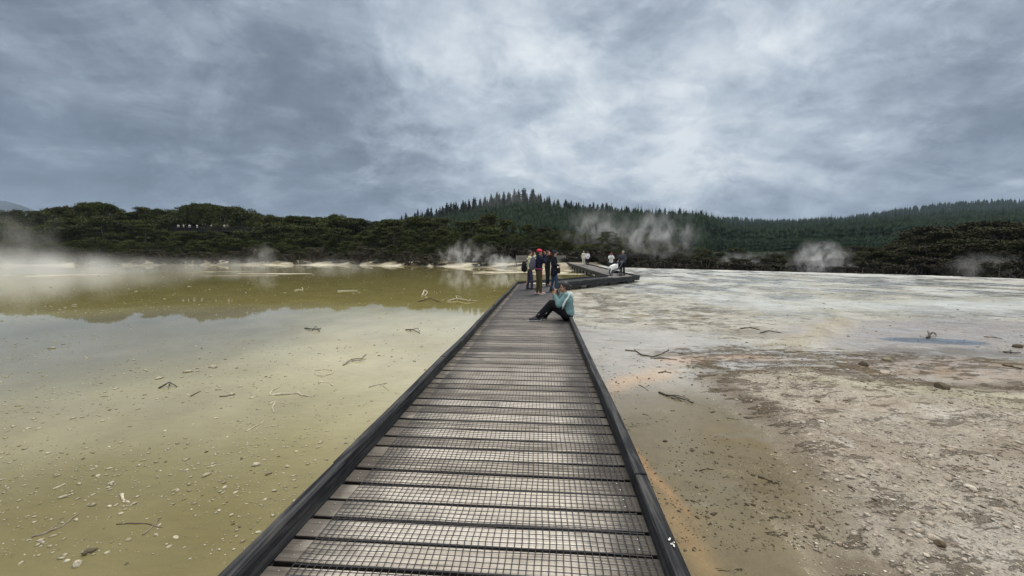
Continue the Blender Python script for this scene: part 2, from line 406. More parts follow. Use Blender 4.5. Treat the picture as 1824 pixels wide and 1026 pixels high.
    g = lerp(np.zeros(x.shape + (3,)) + C(0.46, 0.415, 0.345), C(0.29, 0.235, 0.175), 0.55 * sstep(fbm(x, y, 2.4, 7, 57, 0.68), 0.44, 0.64))
    g = lerp(g, C(0.58, 0.55, 0.49), 0.6 * sstep(fbm(x, y, 1.4, 7, 58, 0.62), 0.50, 0.64))
    col = col * (1 - m[..., None]) + g * m[..., None]; wet = wet * (1 - m) + 0.10 * m; crust = crust * (1 - m) + 0.75 * m
    e = m * (1 - m) * 4 * sstep(y, 3.0, 4.2); col = lerp(col, C(0.135, 0.10, 0.065), e * 0.75); crust = np.clip(crust + e * 0.5, 0, 1)
    m2 = ell_mask(X, Y, 6.2, 4.7, 2.4, 0.42, -0.35, 0.5); col = lerp(col, C(0.46, 0.44, 0.30), m2 * 0.6); wet = wet * (1 - m2) + 0.5 * m2
    # orange mineral stains by the walk
    m = ell_mask(x + w1 * 0.5, y + w2 * 0.5, 1.85, 5.7, 0.8, 0.20, 0.75, 0.9); col = lerp(col, C(0.54, 0.37, 0.22), m * 0.6)
    m = ell_mask(x + w1 * 0.22, y + w2 * 0.2, 1.15, 3.35, 0.60, 0.035, R(97), 0.8); col = lerp(col, C(0.55, 0.29, 0.11), m * 0.45)
    m = ell_mask(x + w1 * 0.3, y + w2 * 0.3, 1.10, 2.5, 0.5, 0.09, R(90), 0.8); col = lerp(col, C(0.34, 0.23, 0.11), m * 0.5)
    # shore behind the lake
    m = sstep(-(px - 1090), 0, 40) * sstep(y, 24, 30)
    s = lerp(np.zeros(x.shape + (3,)) + C(0.30, 0.255, 0.16), C(0.62, 0.58, 0.46), sstep(fbm(x, y, 0.5, 6, 60), 0.45, 0.6))
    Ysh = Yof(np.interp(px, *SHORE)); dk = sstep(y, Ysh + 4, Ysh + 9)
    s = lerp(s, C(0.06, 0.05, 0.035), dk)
    col = col * (1 - m[..., None]) + s * m[..., None]; wet = wet * (1 - m) + 0.15 * m
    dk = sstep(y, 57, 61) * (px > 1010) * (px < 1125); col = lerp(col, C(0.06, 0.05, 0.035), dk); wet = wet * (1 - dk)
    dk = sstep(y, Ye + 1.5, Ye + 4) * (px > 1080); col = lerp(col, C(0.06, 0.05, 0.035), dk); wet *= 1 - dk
    return np.clip(col, 0.01, 0.9), np.clip(wet, 0, 1), np.clip(crust, 0, 1)
def lake_cols(x, y):
    px = px_of(x, y); w1 = fbm(x, y, 0.35, 5, 71) - 0.5; w2 = fbm(x, y, 0.35, 5, 72) - 0.5
    k = np.clip(y / 8, 0.3, 3); X = x + w1 * 2.2 * k; Y = y + w2 * 2.2 * k
    col = np.zeros(x.shape + (3,)) + C(0.36, 0.335, 0.20)
    col = lerp(col, C(0.195, 0.170, 0.075), 1 - sstep(Y, 2.4, 5.2))
    col = lerp(col, C(0.255, 0.225, 0.085), sstep(Y, 10.5, 16))
    m = ell_mask(X, Y, -1.9, 8.6, 3.3, 3.6, 0.2, 0.45); col = lerp(col, C(0.49, 0.455, 0.31), m * 0.75)
    m = ell_mask(X, Y, -9.5, 8.5, 4.6, 4.5, 0.2, 0.45); col = lerp(col, C(0.225, 0.21, 0.14), m)
    m = ell_mask(X, Y, -4.5, 4.4, 2.2, 1.0, 0.2, 0.5); col = lerp(col, C(0.29, 0.26, 0.16), m * 0.6)
    # paler fringe against the boardwalk
    d = cline(y) - 0.95 - x; m = (1 - sstep(d, 0.0, 1.2)) * (1 - sstep(y, 12, 18)) * sstep(y, 2.5, 5); col = lerp(col, C(0.48, 0.445, 0.30), m * 0.4)
    v = 0.9 + 0.2 * fbm(x, y, 1.5, 4, 75); col *= v[..., None]
    return np.clip(col, 0.01, 0.9)

def fan(t0, t1, nt_, ys, off=3.0):
    t = np.linspace(t0, t1, nt_); T, YY = np.meshgrid(t, ys); X = T * (np.maximum(YY, 0) + off)
    i = np.arange(len(ys) - 1)[:, None] * nt_ + np.arange(nt_ - 1)[None, :]; i = i.ravel()
    return X, YY, np.stack([i, i + 1, i + nt_ + 1, i + nt_], 1)
def set_attr(me, name, arr):
    if arr.ndim == 2:
        a = me.color_attributes.new(name, 'FLOAT_COLOR', 'POINT'); d = np.ones((len(arr), 4), np.float32); d[:, :3] = arr; a.data.foreach_set('color', d.ravel())
    else:
        a = me.attributes.new(name, 'FLOAT', 'POINT'); a.data.foreach_set('value', arr.astype(np.float32))

def attr(bb, name, out='Color'):
    a = bb.n('ShaderNodeAttribute', attribute_name=name); return a.outputs[out]
# ground material
gm, bb, p, o = new_mat('mineral_flats')
pos = bb.n('ShaderNodeNewGeometry').outputs['Position']
colr = attr(bb, 'tone'); wet = attr(bb, 'wet', 'Fac'); cru = attr(bb, 'crust', 'Fac')
na = bb.noise(pos, 1.2, 8, 0.62); nb_ = bb.noise(pos, 9.0, 8, 0.65); nc = bb.noise(pos, 60.0, 4, 0.7)
v = bb.math('ADD', bb.mapr(na, 0.25, 0.75, 0.80, 1.18), bb.math('ADD', bb.mapr(nb_, 0.3, 0.7, -0.10, 0.10), bb.mapr(nc, 0.3, 0.7, -0.10, 0.10)))
dry = bb.mapr(wet, 0.1, 0.5, 1.0, 0.0); nd = bb.noise(bb.mapping(pos, loc=(1, 6, 2)), 24.0, 7, 0.75)
v = bb.math('ADD', v, bb.math('MULTIPLY', dry, bb.mapr(nd, 0.32, 0.68, -0.32, 0.32)))
c0 = bb.vmath('SCALE', colr, scale=v)
mot = attr(bb, 'mott', 'Fac')
nm1 = bb.noise(bb.mapping(pos, loc=(2, 7, 0), sc=(0.8, 1.4, 1)), 2.3, 13, 0.70, 0.3); nm2 = bb.noise(bb.mapping(pos, loc=(8, 3, 0), sc=(0.7, 1.4, 1)), 1.3, 13, 0.70, 0.3)
c0 = bb.mix(bb.math('MULTIPLY', bb.mapr(nm1, 0.52, 0.58), bb.math('MULTIPLY', mot, 0.8)), c0, (0.54, 0.545, 0.515, 1))
c0 = bb.mix(bb.math('MULTIPLY', bb.mapr(nm2, 0.54, 0.60), bb.math('MULTIPLY', mot, 0.8)), c0, (0.215, 0.185, 0.12, 1))
# broken crumbs of crust: dark where the noise exceeds a level set by the crust amount
ncr = bb.noise(bb.mapping(pos, sc=(0.75, 1.7, 1.0)), 3.6, 12, 0.68, 0.4)
lvl = bb.mapr(cru, 0, 1, 0.68, 0.505)
cm = bb.mapr(bb.math('SUBTRACT', ncr, lvl), 0.0, 0.035)
ncs = bb.noise(bb.mapping(pos, loc=(5, 2, 0)), 14.0, 8, 0.7)
cs = bb.mapr(bb.math('SUBTRACT', ncs, bb.mapr(cru, 0, 1, 0.74, 0.60)), 0.0, 0.03)
cm2 = bb.math('MAXIMUM', cm, cs)
c1 = bb.mix(bb.math('MULTIPLY', cm2, 0.78), c0, bb.mix(0.5, bb.vmath('SCALE', c0, scale=0.4), (0.13, 0.09, 0.045, 1)))
nw = bb.noise(bb.mapping(pos, loc=(9, 1, 0)), 7.0, 10, 0.7)
lw = bb.mapr(bb.math('SUBTRACT', nw, bb.mapr(cru, 0, 1, 0.72, 0.60)), 0.0, 0.03)
c1 = bb.mix(bb.math('MULTIPLY', lw, 0.55), c1, (0.66, 0.63, 0.54, 1))
bb.put(p.inputs['Base Color'], c1)
wl = bb.math('SUBTRACT', wet, bb.math('MULTIPLY', bb.math('MAXIMUM', cm2, lw), 0.6), clamp=True)
wn = bb.mapr(bb.math('ADD', wl, bb.math('MULTIPLY', bb.math('SUBTRACT', na, 0.5), 0.8)), 0.35, 0.75)
bb.put(p.inputs['Roughness'], bb.mapr(wn, 0, 1, 0.85, 0.13))
bb.put(p.inputs['IOR'], 1.36)
hh = bb.math('ADD', bb.math('MULTIPLY', bb.math('ADD', bb.math('ADD', nb_, bb.math('MULTIPLY', nd, 0.6)), bb.math('MULTIPLY', nc, 0.35)), bb.mapr(wn, 0, 1, 1.0, 0.03)), bb.math('MULTIPLY', bb.math('MAXIMUM', cm2, lw), 0.35))
bump(bb, p, hh, 1.0, 0.04)

ys = np.concatenate([np.linspace(-8, 1.6, 22, endpoint=False), 1.6 * (75.0) ** (np.linspace(0, 1, 520))])
X, YY, FF = fan(-2.2, 2.2, 620, ys)
Z = gz(X, YY)
me = mesh_np('ground', np.stack([X.ravel(), YY.ravel(), Z.ravel()], 1), FF, smooth=True)
gc, gw, gcr = ground_cols(X, YY); set_attr(me, 'tone', gc.reshape(-1, 3)); set_attr(me, 'wet', gw.ravel()); set_attr(me, 'crust', gcr.ravel())
Ye_ = Yof(np.interp(px_of(X, YY), *EDGE)); mo_ = sstep(YY, 8.5, 11.5) * (1 - ell_mask(X, YY, 10.4, 9.1, 4.7, 2.4, 0.12, 0.2)) * (1 - 0.55 * sstep(YY, 20, 40)) * (1 - 0.7 * sstep(X, 7, 9) * np.exp(-((YY - 14.2) / 2.0) ** 2)) + 0.5 * ell_mask(X, YY, 5.4, 7.1, 3.6, 1.6, 0, 0.4); mo_ = mo_ * (1 - sstep(YY, 57, 61)) * np.where(px_of(X, YY) > 1085, 1 - sstep(YY, Ye_ + 0.5, Ye_ + 2), 1 - sstep(YY, Yof(np.interp(px_of(X, YY), *SHORE)) + 5, Yof(np.interp(px_of(X, YY), *SHORE)) + 9)); set_attr(me, 'mott', np.clip(mo_, 0, 1).ravel())
me.materials.append(gm); tag(link('ground', me), kind='structure')

# lake water
wm, bb, p, o = new_mat('shallow_lake_water')
pos = bb.n('ShaderNodeNewGeometry').outputs['Position']; colr = attr(bb, 'tone')
na = bb.noise(pos, 0.9, 8, 0.62); nb_ = bb.noise(bb.mapping(pos, rot=(0, 0, 0.25), sc=(1, 3, 1)), 5.0, 8, 0.65); nc = bb.noise(pos, 70.0, 4, 0.75)
v = bb.math('ADD', bb.mapr(na, 0.25, 0.75, 0.88, 1.12), bb.math('ADD', bb.mapr(nb_, 0.3, 0.7, -0.08, 0.08), bb.mapr(nc, 0.3, 0.7, -0.09, 0.09)))
c0 = bb.vmath('SCALE', colr, scale=v)
nsp = bb.noise(pos, 26.0, 4, 0.7); c0 = bb.mix(bb.math('MULTIPLY', bb.mapr(nsp, 0.69, 0.74), 0.45), c0, (0.62, 0.57, 0.42, 1))
nsd = bb.noise(bb.mapping(pos, loc=(4, 4, 4)), 19.0, 4, 0.7); c0 = bb.mix(bb.math('MULTIPLY', bb.mapr(nsd, 0.70, 0.76), 0.5), c0, (0.10, 0.08, 0.04, 1))
bb.put(p.inputs['Base Color'], c0); p.inputs['Roughness'].default_value = 0.012; p.inputs['IOR'].default_value = 1.33
rp = bb.noise(bb.mapping(pos, rot=(0, 0, 0.3), sc=(1, 1.6, 1)), 2.2, 4, 0.55)
bump(bb, p, rp, 0.08, 0.004)
ysw = np.concatenate([np.linspace(-8, 1.6, 16, endpoint=False), 1.6 * (62.0) ** (np.linspace(0, 1, 300))])
X, YY, FF = fan(-2.2, 0.45, 330, ysw)
keep = (X < cline(YY) + 0.3); kf = keep.ravel()[FF].all(1); FF = FF[kf]
me = mesh_np('water', np.stack([X.ravel(), YY.ravel(), np.zeros(X.size)], 1), FF, smooth=True)
set_attr(me, 'tone', lake_cols(X, YY).reshape(-1, 3)); me.materials.append(wm); tag(link('water', me), kind='structure')

# ---------------------------------------------------------------- hills
def zpx(py, Y):     # world height seen at image row py (at the image centre column) at depth Y
    return AT(CX, py, Y)[2]
HP = [-1500, -400, 0, 100, 600, 700, 760, 850, 900, 960, 1000, 1040, 1250, 1300, 1400, 1500, 1600, 1700, 1824, 2200, 3200]
LAY = [  # (depth, ground row by HP column)
 (118, [452] * 6 + [450, 448, 446, 446, 447, 448, 450, 450, 449, 448, 446, 444, 440, 436, 436]),
 (330, [456] * 4 + [452, 432, 418, 403, 393, 391, 401, 405, 411, 436, 436, 432, 426, 420, 412, 405, 405]),
 (420, [458] * 4 + [458, 450, 440, 425, 420, 418, 420, 418, 413, 432, 430, 425, 418, 411, 404, 398, 398]),
 (700, [457] * 4 + [457, 455, 450, 440, 430, 425, 422, 418, 411, 414, 415, 410, 402, 396, 390, 388, 388]),
 (1150, [456.5] * 4 + [456, 450, 440, 430, 424, 418, 414, 410, 399, 401, 403, 399, 383, 373, 369, 371, 371]),
 (1700, [456] * 8 + [440] * 6 + [420] * 7),
 (9000, [455.6] * 21)]
LD = np.log(np.array([l[0] for l in LAY]))
def hillz(x, y):
    px = CX + F * x / y; z = np.zeros(np.shape(x)); rows = [np.array([zpx(r, l[0]) for r in l[1]]) for l in LAY]
    vals = np.stack([np.interp(px, HP, r) for r in rows]); ly = np.log(y)
    k = np.clip(np.searchsorted(LD, ly) - 1, 0, len(LD) - 2); t = np.clip((ly - LD[k]) / (LD[k + 1] - LD[k]), 0, 1)
    a = np.take_along_axis(vals, k[None], 0)[0]; c = np.take_along_axis(vals, (k + 1)[None], 0)[0]
    t = t * t * (3 - 2 * t)
    return a * (1 - t) + c * t + (fbm(x, y, 0.012, 4, 81) - 0.5) * y * 0.008
hm = plain('forest_floor', (0.022, 0.028, 0.016), 0.95, 0.4, 0.05, 0)
ysh = 112 * (8000 / 112) ** np.linspace(0, 1, 150)
t = np.linspace(-2.2, 2.2, 260); T, YY = np.meshgrid(t, ysh); X = T * YY
Z = hillz(X, YY); Z[0] = np.minimum(Z[0], -2.0)
i = (np.arange(len(ysh) - 1)[:, None] * 260 + np.arange(259)[None, :]).ravel()
me = mesh_np('hills', np.stack([X.ravel(), YY.ravel(), Z.ravel()], 1), np.stack([i, i + 1, i + 261, i + 260], 1), smooth=True)
me.materials.append(hm); tag(link('hills', me), kind='structure')
# distant mountain, far left
mp = [(-900, 400), (-500, 372), (-200, 362), (-60, 354), (0, 356), (30, 358), (52, 363), (72, 371), (95, 381), (130, 392), (200, 415), (300, 450)]
YM = 3600.0; tx = np.linspace(-900, 300, 90); prof = np.interp(tx, [a for a, _ in mp], [c for _, c in mp]) + (fbm(tx, tx * 0, 0.02, 4, 90) - 0.5) * 3
V = []; nr = 12
for j in range(nr):
    f = j / (nr - 1); Yj = YM - 900 * (1 - f)
    for q, r_ in zip(tx, prof):
        zt = zpx(r_, YM); V.append(((q - CX) / F * YM, Yj + 120 * (vnoise(q * 0.03, j * 0.7, 4) - 0.5), zt * (f ** 0.8) - 5 + 25 * f * (1 - f) * vnoise(q * 0.06, j, 5)))
for q, r_ in zip(tx, prof): V.append(((q - CX) / F * YM, YM + 700, -5))
i = (np.arange(nr)[:, None] * 90 + np.arange(89)[None, :]).ravel()
me = mesh_np('mountain', V, np.stack([i, i + 1, i + 91, i + 90], 1), smooth=True)
me.materials.append(plain('mountain_forest', (0.03, 0.04, 0.03), 0.95, 0.3, 0.01, 0)); tag(link('mountain', me), kind='structure')

# ---------------------------------------------------------------- foliage
def leaf_mat(name, cols, rough=0.7, ns=5.5, nw=0.4):
    m, bb, p, o = new_mat(name)
    rnd = bb.n('ShaderNodeObjectInfo').outputs['Random']; isl = bb.n('ShaderNodeNewGeometry').outputs['Random Per Island']
    tc = bb.n('ShaderNodeTexCoord').outputs['Object']
    n = bb.noise(tc, ns, 3, 0.6)
    st = [(k / (len(cols) - 1), c) for k, c in enumerate(cols)]
    f = bb.math('ADD', bb.math('MULTIPLY', rnd, 0.55), bb.math('ADD', bb.math('MULTIPLY', bb.mapr(n, 0.3, 0.7), nw), bb.math('MULTIPLY', isl, 0.15)))
    c = bb.ramp(f, st)
    c = bb.vmath('SCALE', c, scale=bb.mapr(isl, 0, 1, 0.6, 1.45))
    bb.put(p.inputs['Base Color'], c); p.inputs['Roughness'].default_value = rough; p.inputs['Specular IOR Level'].default_value = 0.15
    return m
LM_TREE = leaf_mat('kanuka_leaves', [(0.030, 0.027, 0.019), (0.036, 0.046, 0.014), (0.068, 0.084, 0.018), (0.050, 0.044, 0.026)])
LM_BRN = leaf_mat('brown_shrub_leaves', [(0.080, 0.066, 0.052), (0.098, 0.080, 0.064), (0.062, 0.062, 0.030), (0.12, 0.105, 0.088)])
LM_RIGHT = leaf_mat('dark_bush_leaves', [(0.024, 0.018, 0.012), (0.029, 0.027, 0.010), (0.040, 0.044, 0.012), (0.036, 0.026, 0.016)])
LM_PINE = leaf_mat('pine_needles', [(0.009, 0.014, 0.012), (0.013, 0.020, 0.015), (0.019, 0.026, 0.017)])
LM_FOR = leaf_mat('plantation_needles', [(0.007, 0.015, 0.010), (0.011, 0.026, 0.014), (0.019, 0.038, 0.016), (0.013, 0.028, 0.015)], ns=0.02, nw=0.9)
BARK = plain('grey_bark', (0.16, 0.145, 0.125), 0.9, 0.3, 4)
PBARK = plain('pine_bark', (0.13, 0.115, 0.10), 0.9, 0.3, 1)

def quads(Cn, size, bias=0.5, aspect=0.7):
    """leaf quads at centres Cn; bias pulls normals to vertical"""
    n = len(Cn); a = rng.normal(size=(n, 3)); a /= np.linalg.norm(a, axis=1)[:, None]
    nrm = rng.normal(size=(n, 3)); nrm[:, 2] = np.abs(nrm[:, 2]) + bias * 2; nrm /= np.linalg.norm(nrm, axis=1)[:, None]
    x = np.cross(nrm, a); x /= np.linalg.norm(x, axis=1)[:, None] + 1e-9; y = np.cross(nrm, x)
    s = (size * rng.uniform(0.6, 1.4, n))[:, None]
    P = np.stack([Cn + x * s, Cn + y * s * aspect, Cn - x * s, Cn - y * s * aspect], 1)
    P += rng.normal(size=P.shape) * size * 0.18
    return P.reshape(-1, 3), np.arange(4 * n).reshape(n, 4)

def kanuka(seed, nclump=84, per=190, leaf=0.0150, low=0.06, spread=0.50, flatk=0.38):
    """unit-height spreading tree: trunk tubes and flat-topped layered foliage pads"""
    r = np.random.default_rng(seed); cl = []
    for i in range(nclump):
        h = low + (1 - low) * r.random() ** 0.9
        maxr = spread * (1 - max(0.0, (h - 0.45) / 0.60) ** 2.2) ** 0.5 * min(1.0, 0.6 + h)
        rad = maxr * math.sqrt(r.random()) if h < 0.8 else maxr * r.random() * 0.9
        a = r.random() * 2 * math.pi; cs = r.uniform(0.075, 0.165)
        cl.append((rad * math.cos(a), rad * math.sin(a), min(h, 1 - cs * flatk * 0.9), cs))
    P = []
    for (x, y, z, cs) in cl:
        m = int(per * (cs / 0.13) ** 2); d = r.normal(size=(m, 3)); d /= np.linalg.norm(d, axis=1)[:, None]
        d[:, 2] = np.where(r.random(m) < 0.7, np.abs(d[:, 2]), d[:, 2]); q = d * (r.random(m) ** 0.4)[:, None] * np.array([cs, cs, cs * flatk])
        # sprigs that break the outline
        q *= (1 + 0.35 * (r.random(m) < 0.1))[:, None]
        P.append(q + np.array([x, y, z]))
    V, Fc = quads(np.concatenate(P), leaf, 0.35)
    lm = mesh_np('crown', V, Fc)
    t = MB()
    nst = r.integers(2, 5)
    for k in range(nst):
        a = r.random() * 6.28; tgt = cl[r.integers(len(cl))]; bx = 0.03 * math.cos(a); by = 0.03 * math.sin(a)
        pts = [(bx, by, -0.03), (bx * 2 + tgt[0] * 0.2 + r.normal() * .02, by * 2 + tgt[1] * 0.2 + r.normal() * .02, tgt[2] * 0.35), (tgt[0] * 0.6 + r.normal() * .03, tgt[1] * 0.6 + r.normal() * .03, tgt[2] * 0.72), tgt[:3]]
        t.tube(pts, [0.017, 0.013, 0.009, 0.004], 5)
        for q in range(4):
            c2 = cl[r.integers(len(cl))]; s = pts[r.integers(1, 3)]
            t.tube([s, ((s[0] + c2[0]) / 2 + r.normal() * .03, (s[1] + c2[1]) / 2 + r.normal() * .03, (s[2] + c2[2]) / 2 + .02), c2[:3]], [0.008, 0.006, 0.003], 4)
    return lm, t.mesh('trunk')
def shrub(seed):
    """twiggy mound shrub"""
    lm, _ = kanuka(seed, 34, 200, 0.024, 0.05, 0.62, 0.62)
    r = np.random.default_rng(seed); t = MB()
    for k in range(16):
        a = r.random() * 6.28; e = r.uniform(0.25, 0.6)
        t.tube([(0, 0, -.03), (e * .5 * math.cos(a) + r.normal() * .05, e * .5 * math.sin(a) + r.normal() * .05, r.uniform(.25, .45)), (e * math.cos(a + r.normal() * .3), e * math.sin(a + r.normal() * .3), r.uniform(.5, .98))], [0.018, 0.011, 0.004], 4)
    return lm, t.mesh('stems')
def star_tiers(r, tiers, bare, rad, pts_):
    V = []; Fs = []
    for i in range(tiers):
        f = i / (tiers - 1); z = bare + (0.94 - bare) * f; rr = rad * (1 - f) ** 0.62 * r.uniform(0.75, 1.15) + 0.012; b0 = len(V); hgt = (1 - bare) / tiers * 1.5
        V.append((r.normal() * .004, r.normal() * .004, z + hgt)); ph = r.random() * 6.28
        for k in range(pts_ * 2):
            a = ph + math.pi * k / pts_; q = rr * (r.uniform(0.8, 1.25) if k % 2 == 0 else r.uniform(0.35, 0.55)); V.append((q * math.cos(a), q * math.sin(a), z - (0.018 if k % 2 == 0 else -0.004) + r.normal() * .006))
        for k in range(pts_ * 2): Fs.append((b0, b0 + 1 + k, b0 + 1 + (k + 1) % (pts_ * 2)))
    return np.array(V), np.array(Fs)
def pine(seed, n=1100, bare=0.12, rad=0.17):
    r = np.random.default_rng(seed); P = []; tiers = 17
    V1, F1 = star_tiers(r, tiers, bare, rad, 7)
    for i in range(tiers):
        f = i / (tiers - 1); z = bare + (0.97 - bare) * f; rr = rad * (1 - f) ** 0.62 * r.uniform(0.7, 1.25) + 0.016
        for k in range(7):
            a = r.random() * 6.28; ln = rr * r.uniform(0.7, 1.25); m = max(2, int(n / (tiers * 7) * (1.8 * (1 - f) + 0.2)))
            s = 0.5 + 0.5 * r.random(m); P.append(np.stack([s * ln * math.cos(a) + r.normal(size=m) * .006, s * ln * math.sin(a) + r.normal(size=m) * .006, z - 0.012 + s * ln * 0.1 + r.normal(size=m) * .006], 1))
    V, Fc = quads(np.concatenate(P), 0.015, 0.2)
    t = MB(); t.tube([(0, 0, -.05), (0, 0, .5), (0, 0, 0.98)], [0.012, 0.008, 0.002], 5)
    return mesh_np('crown', np.concatenate([V1, V]), [F1, Fc + len(V1)]), t.mesh('trunk')

KAN = [kanuka(100 + i, flatk=(0.36, 0.5, 0.62)[i % 3], spread=(0.5, 0.44, 0.54)[i % 3], nclump=(84, 96, 70)[i % 3]) for i in range(9)]
SHR = [shrub(200 + i) for i in range(5)]
PIN = [pine(300 + i) for i in range(6)]
PINB = [pine(320 + i, 1000, 0.45, 0.13) for i in range(3)]
def mats(protos, lm, bm):
    out = []
    for c, t in protos:
        c = c.copy(); t = t.copy(); c.materials.clear(); t.materials.clear(); c.materials.append(lm); t.materials.append(bm); out.append((c, t))
    return out
def plant(name, proto, loc, sc, label, cat, group, trunkname='trunk'):
    e = empty(name, loc, random.uniform(0, 6.28)); e.scale = sc
    tag(e, label, cat, group)
    link('crown', proto[0], e); link(trunkname, proto[1], e)
    return e
KT = mats(KAN, LM_TREE, BARK); KR = mats(KAN, LM_RIGHT, BARK); SB = mats(SHR, LM_BRN, BARK); SBR = mats(SHR, leaf_mat('dark_shrub_leaves', [(0.030, 0.024, 0.018), (0.040, 0.033, 0.022), (0.030, 0.032, 0.014), (0.050, 0.042, 0.032)]), BARK); SRt = mats(SHR, LM_RIGHT, BARK); PP = mats(PIN, LM_PINE, PBARK); PPB = mats(PINB, LM_PINE, PBARK)
TOPS = ([-400, -100, 0, 35, 60, 90, 130, 175, 205, 215, 240, 262, 290, 315, 330, 362, 400, 428, 445, 470, 510, 540, 560, 578, 600, 640, 655, 668, 700, 740, 780, 830, 860, 900, 930, 960, 1000, 1060, 1120, 1180, 1240, 1300, 1400, 1440, 1500, 1560, 1610, 1640, 1740, 1824, 1950, 2300],
        [372, 374, 377, 376, 384, 378, 368, 360, 366, 374, 375, 372, 374, 376, 368, 364, 369, 370, 377, 382, 380, 387, 391, 386, 384, 385, 392, 398, 387, 388, 392, 392, 384, 385, 391, 396, 406, 412, 418, 428, 440, 446, 447, 444, 443, 436, 420, 405, 396, 391, 384, 380])
def hbase(x, y):
    return float(gz(np.array([x]), np.array([y]))[0]) if y < 116 else float(hillz(np.array([x]), np.array([y]))[0])
def place_row(pxs, dy, frac, protos, name, label, cat, group, wide=1.0, hmin=1.2, jx=8, jy=2.0, trunk='trunk', fixed=None):
    for px in pxs:
        px = px + random.uniform(-jx, jx)
        Ys = float(Yof(np.interp(px, *SHORE))) if px < 1085 else float(Yof(np.interp(px, *EDGE)))
        Ys = min(Ys, 88 if px < 880 else 70)
        Y = Ys + dy + random.uniform(-jy, jy); x = (px - CX) / F * Y
        z0 = hbase(x, Y)
        top = np.interp(px, *TOPS); base = 470
        py = base + (top - base) * frac + (random.uniform(-4, 9) if frac >= 1 else random.uniform(-5, 4))
        if 296 < px < 462 and frac < 1: py = max(py, 409 + random.uniform(0, 6))
        H = AT(px, py, Y)[2] - z0
        if fixed: H = random.uniform(*fixed)
        if H < hmin: continue
        w = max(min(H, 8.5), 3.2) * wide * random.uniform(0.75, 1.15)
        plant(name, random.choice(protos), (x, Y, z0 - 0.05), (w, w, H), label, cat, group, trunk)
ar = lambda a, b_, s: list(np.arange(a, b_, s))
gl = 'trees of the bush wall behind the lake'
place_row(ar(-170, 880, 21), 24, 1.0, KT, 'bush_tree', 'dark spreading evergreen tree against the sky behind the lake', 'tree', gl, 1.0)
place_row(ar(-160, 880, 27), 15, 0.76, KT, 'bush_tree', 'dark olive evergreen tree halfway up the bush behind the lake', 'tree', gl + ', middle row', 1.05)
place_row(ar(-170, 890, 27), 8.5, 0.42, KT, 'bush_tree', 'low dark green tree in the lower bush behind the lake', 'tree', gl + ', lower row', 1.1)
place_row(ar(-170, 890, 20), 4.0, 0.25, SB, 'shrub', 'grey brown twiggy shrub along the far shore of the lake', 'shrub', 'shrubs along the far lake shore', 1.0, 0.8, fixed=(1.5, 3.0), trunk='stems')
place_row(ar(270, 700, 12), 31, 0.93, KT, 'bush_tree', 'dark evergreen tree at the back of the bush behind the lake', 'tree', 'trees at the back of the bush wall', 1.1)
place_row(ar(300, 480, 11), 36, 1.0, KT, 'bush_tree', 'dark evergreen tree at the back of the bush behind the lake', 'tree', 'trees at the back of the bush wall', 1.2, jx=4)
gc_ = 'trees behind the far boardwalk'
place_row(ar(850, 1260, 28), 26, 1.0, KT, 'bush_tree', 'olive evergreen tree on the slope below the pine ridge', 'tree', gc_)
place_row(ar(840, 1250, 25), 17, 0.66, KT, 'bush_tree', 'brown green tree low on the slope behind the far boardwalk', 'tree', gc_ + ', lower row', 1.05)
place_row(ar(880, 1250, 19), 11, 0.38, SBR, 'shrub', 'brown green shrub on the bank behind the far boardwalk', 'shrub', 'shrubs behind the far boardwalk', 1.1, 0.8, trunk='stems')
gr_ = 'trees behind the white flats'
place_row(ar(1250, 2020, 34), 22, 1.0, KR, 'bush_tree', 'dark brown green tree at the top of the bush behind the white flats', 'tree', gr_)
place_row(ar(1480, 2020, 32), 14, 0.8, KR, 'bush_tree', 'dark tree in the middle of the bush behind the white flats', 'tree', gr_ + ', middle row')
place_row(ar(1240, 2020, 26), 8, 0.55, KR, 'bush_tree', 'low dark tree just behind the rim of the white flats', 'tree', gr_ + ', front row', 1.1)
place_row(ar(1140, 2020, 21), 4.5, 0.35, SBR, 'shrub', 'low brown shrub peeping over the rim of the white flats', 'shrub', 'shrubs behind the rim of the white flats', 1.1, 0.8, fixed=(2.0, 3.2), trunk='stems')
# pine ridge
PT = ([700, 735, 760, 800, 850, 880, 905, 935, 950, 970, 985, 1040, 1100, 1160, 1200, 1252], [386, 380, 372, 362, 352, 345, 339, 338, 336, 346, 357, 361, 367, 374, 372, 378])
for row, (dY, cnt, dz) in enumerate([(0, 84, 0), (14, 80, 2), (-22, 62, -14)]):
    for k in range(cnt):
        px = 712 + (1250 - 712) * (k + random.random() * 0.9) / cnt
        Y = 335 + dY + random.uniform(-6, 6); x = (px - CX) / F * Y; z0 = float(hillz(np.array([x]), np.array([Y]))[0])
        top = np.interp(px, *PT) + random.uniform(-5, 10) - dz * 0.6; H = min(max(AT(px, top, Y)[2] - z0, 9), 34)
        pr = random.choice(PPB if (px > 1000 and random.random() < 0.75) else PP); w = H * random.uniform(0.75, 1.15)
        plant('pine_tree', pr, (x, Y, z0 - 0.5), (w, w, H), 'tall dark pine on the ridge above the far boardwalk', 'pine tree', 'pines along the ridge')

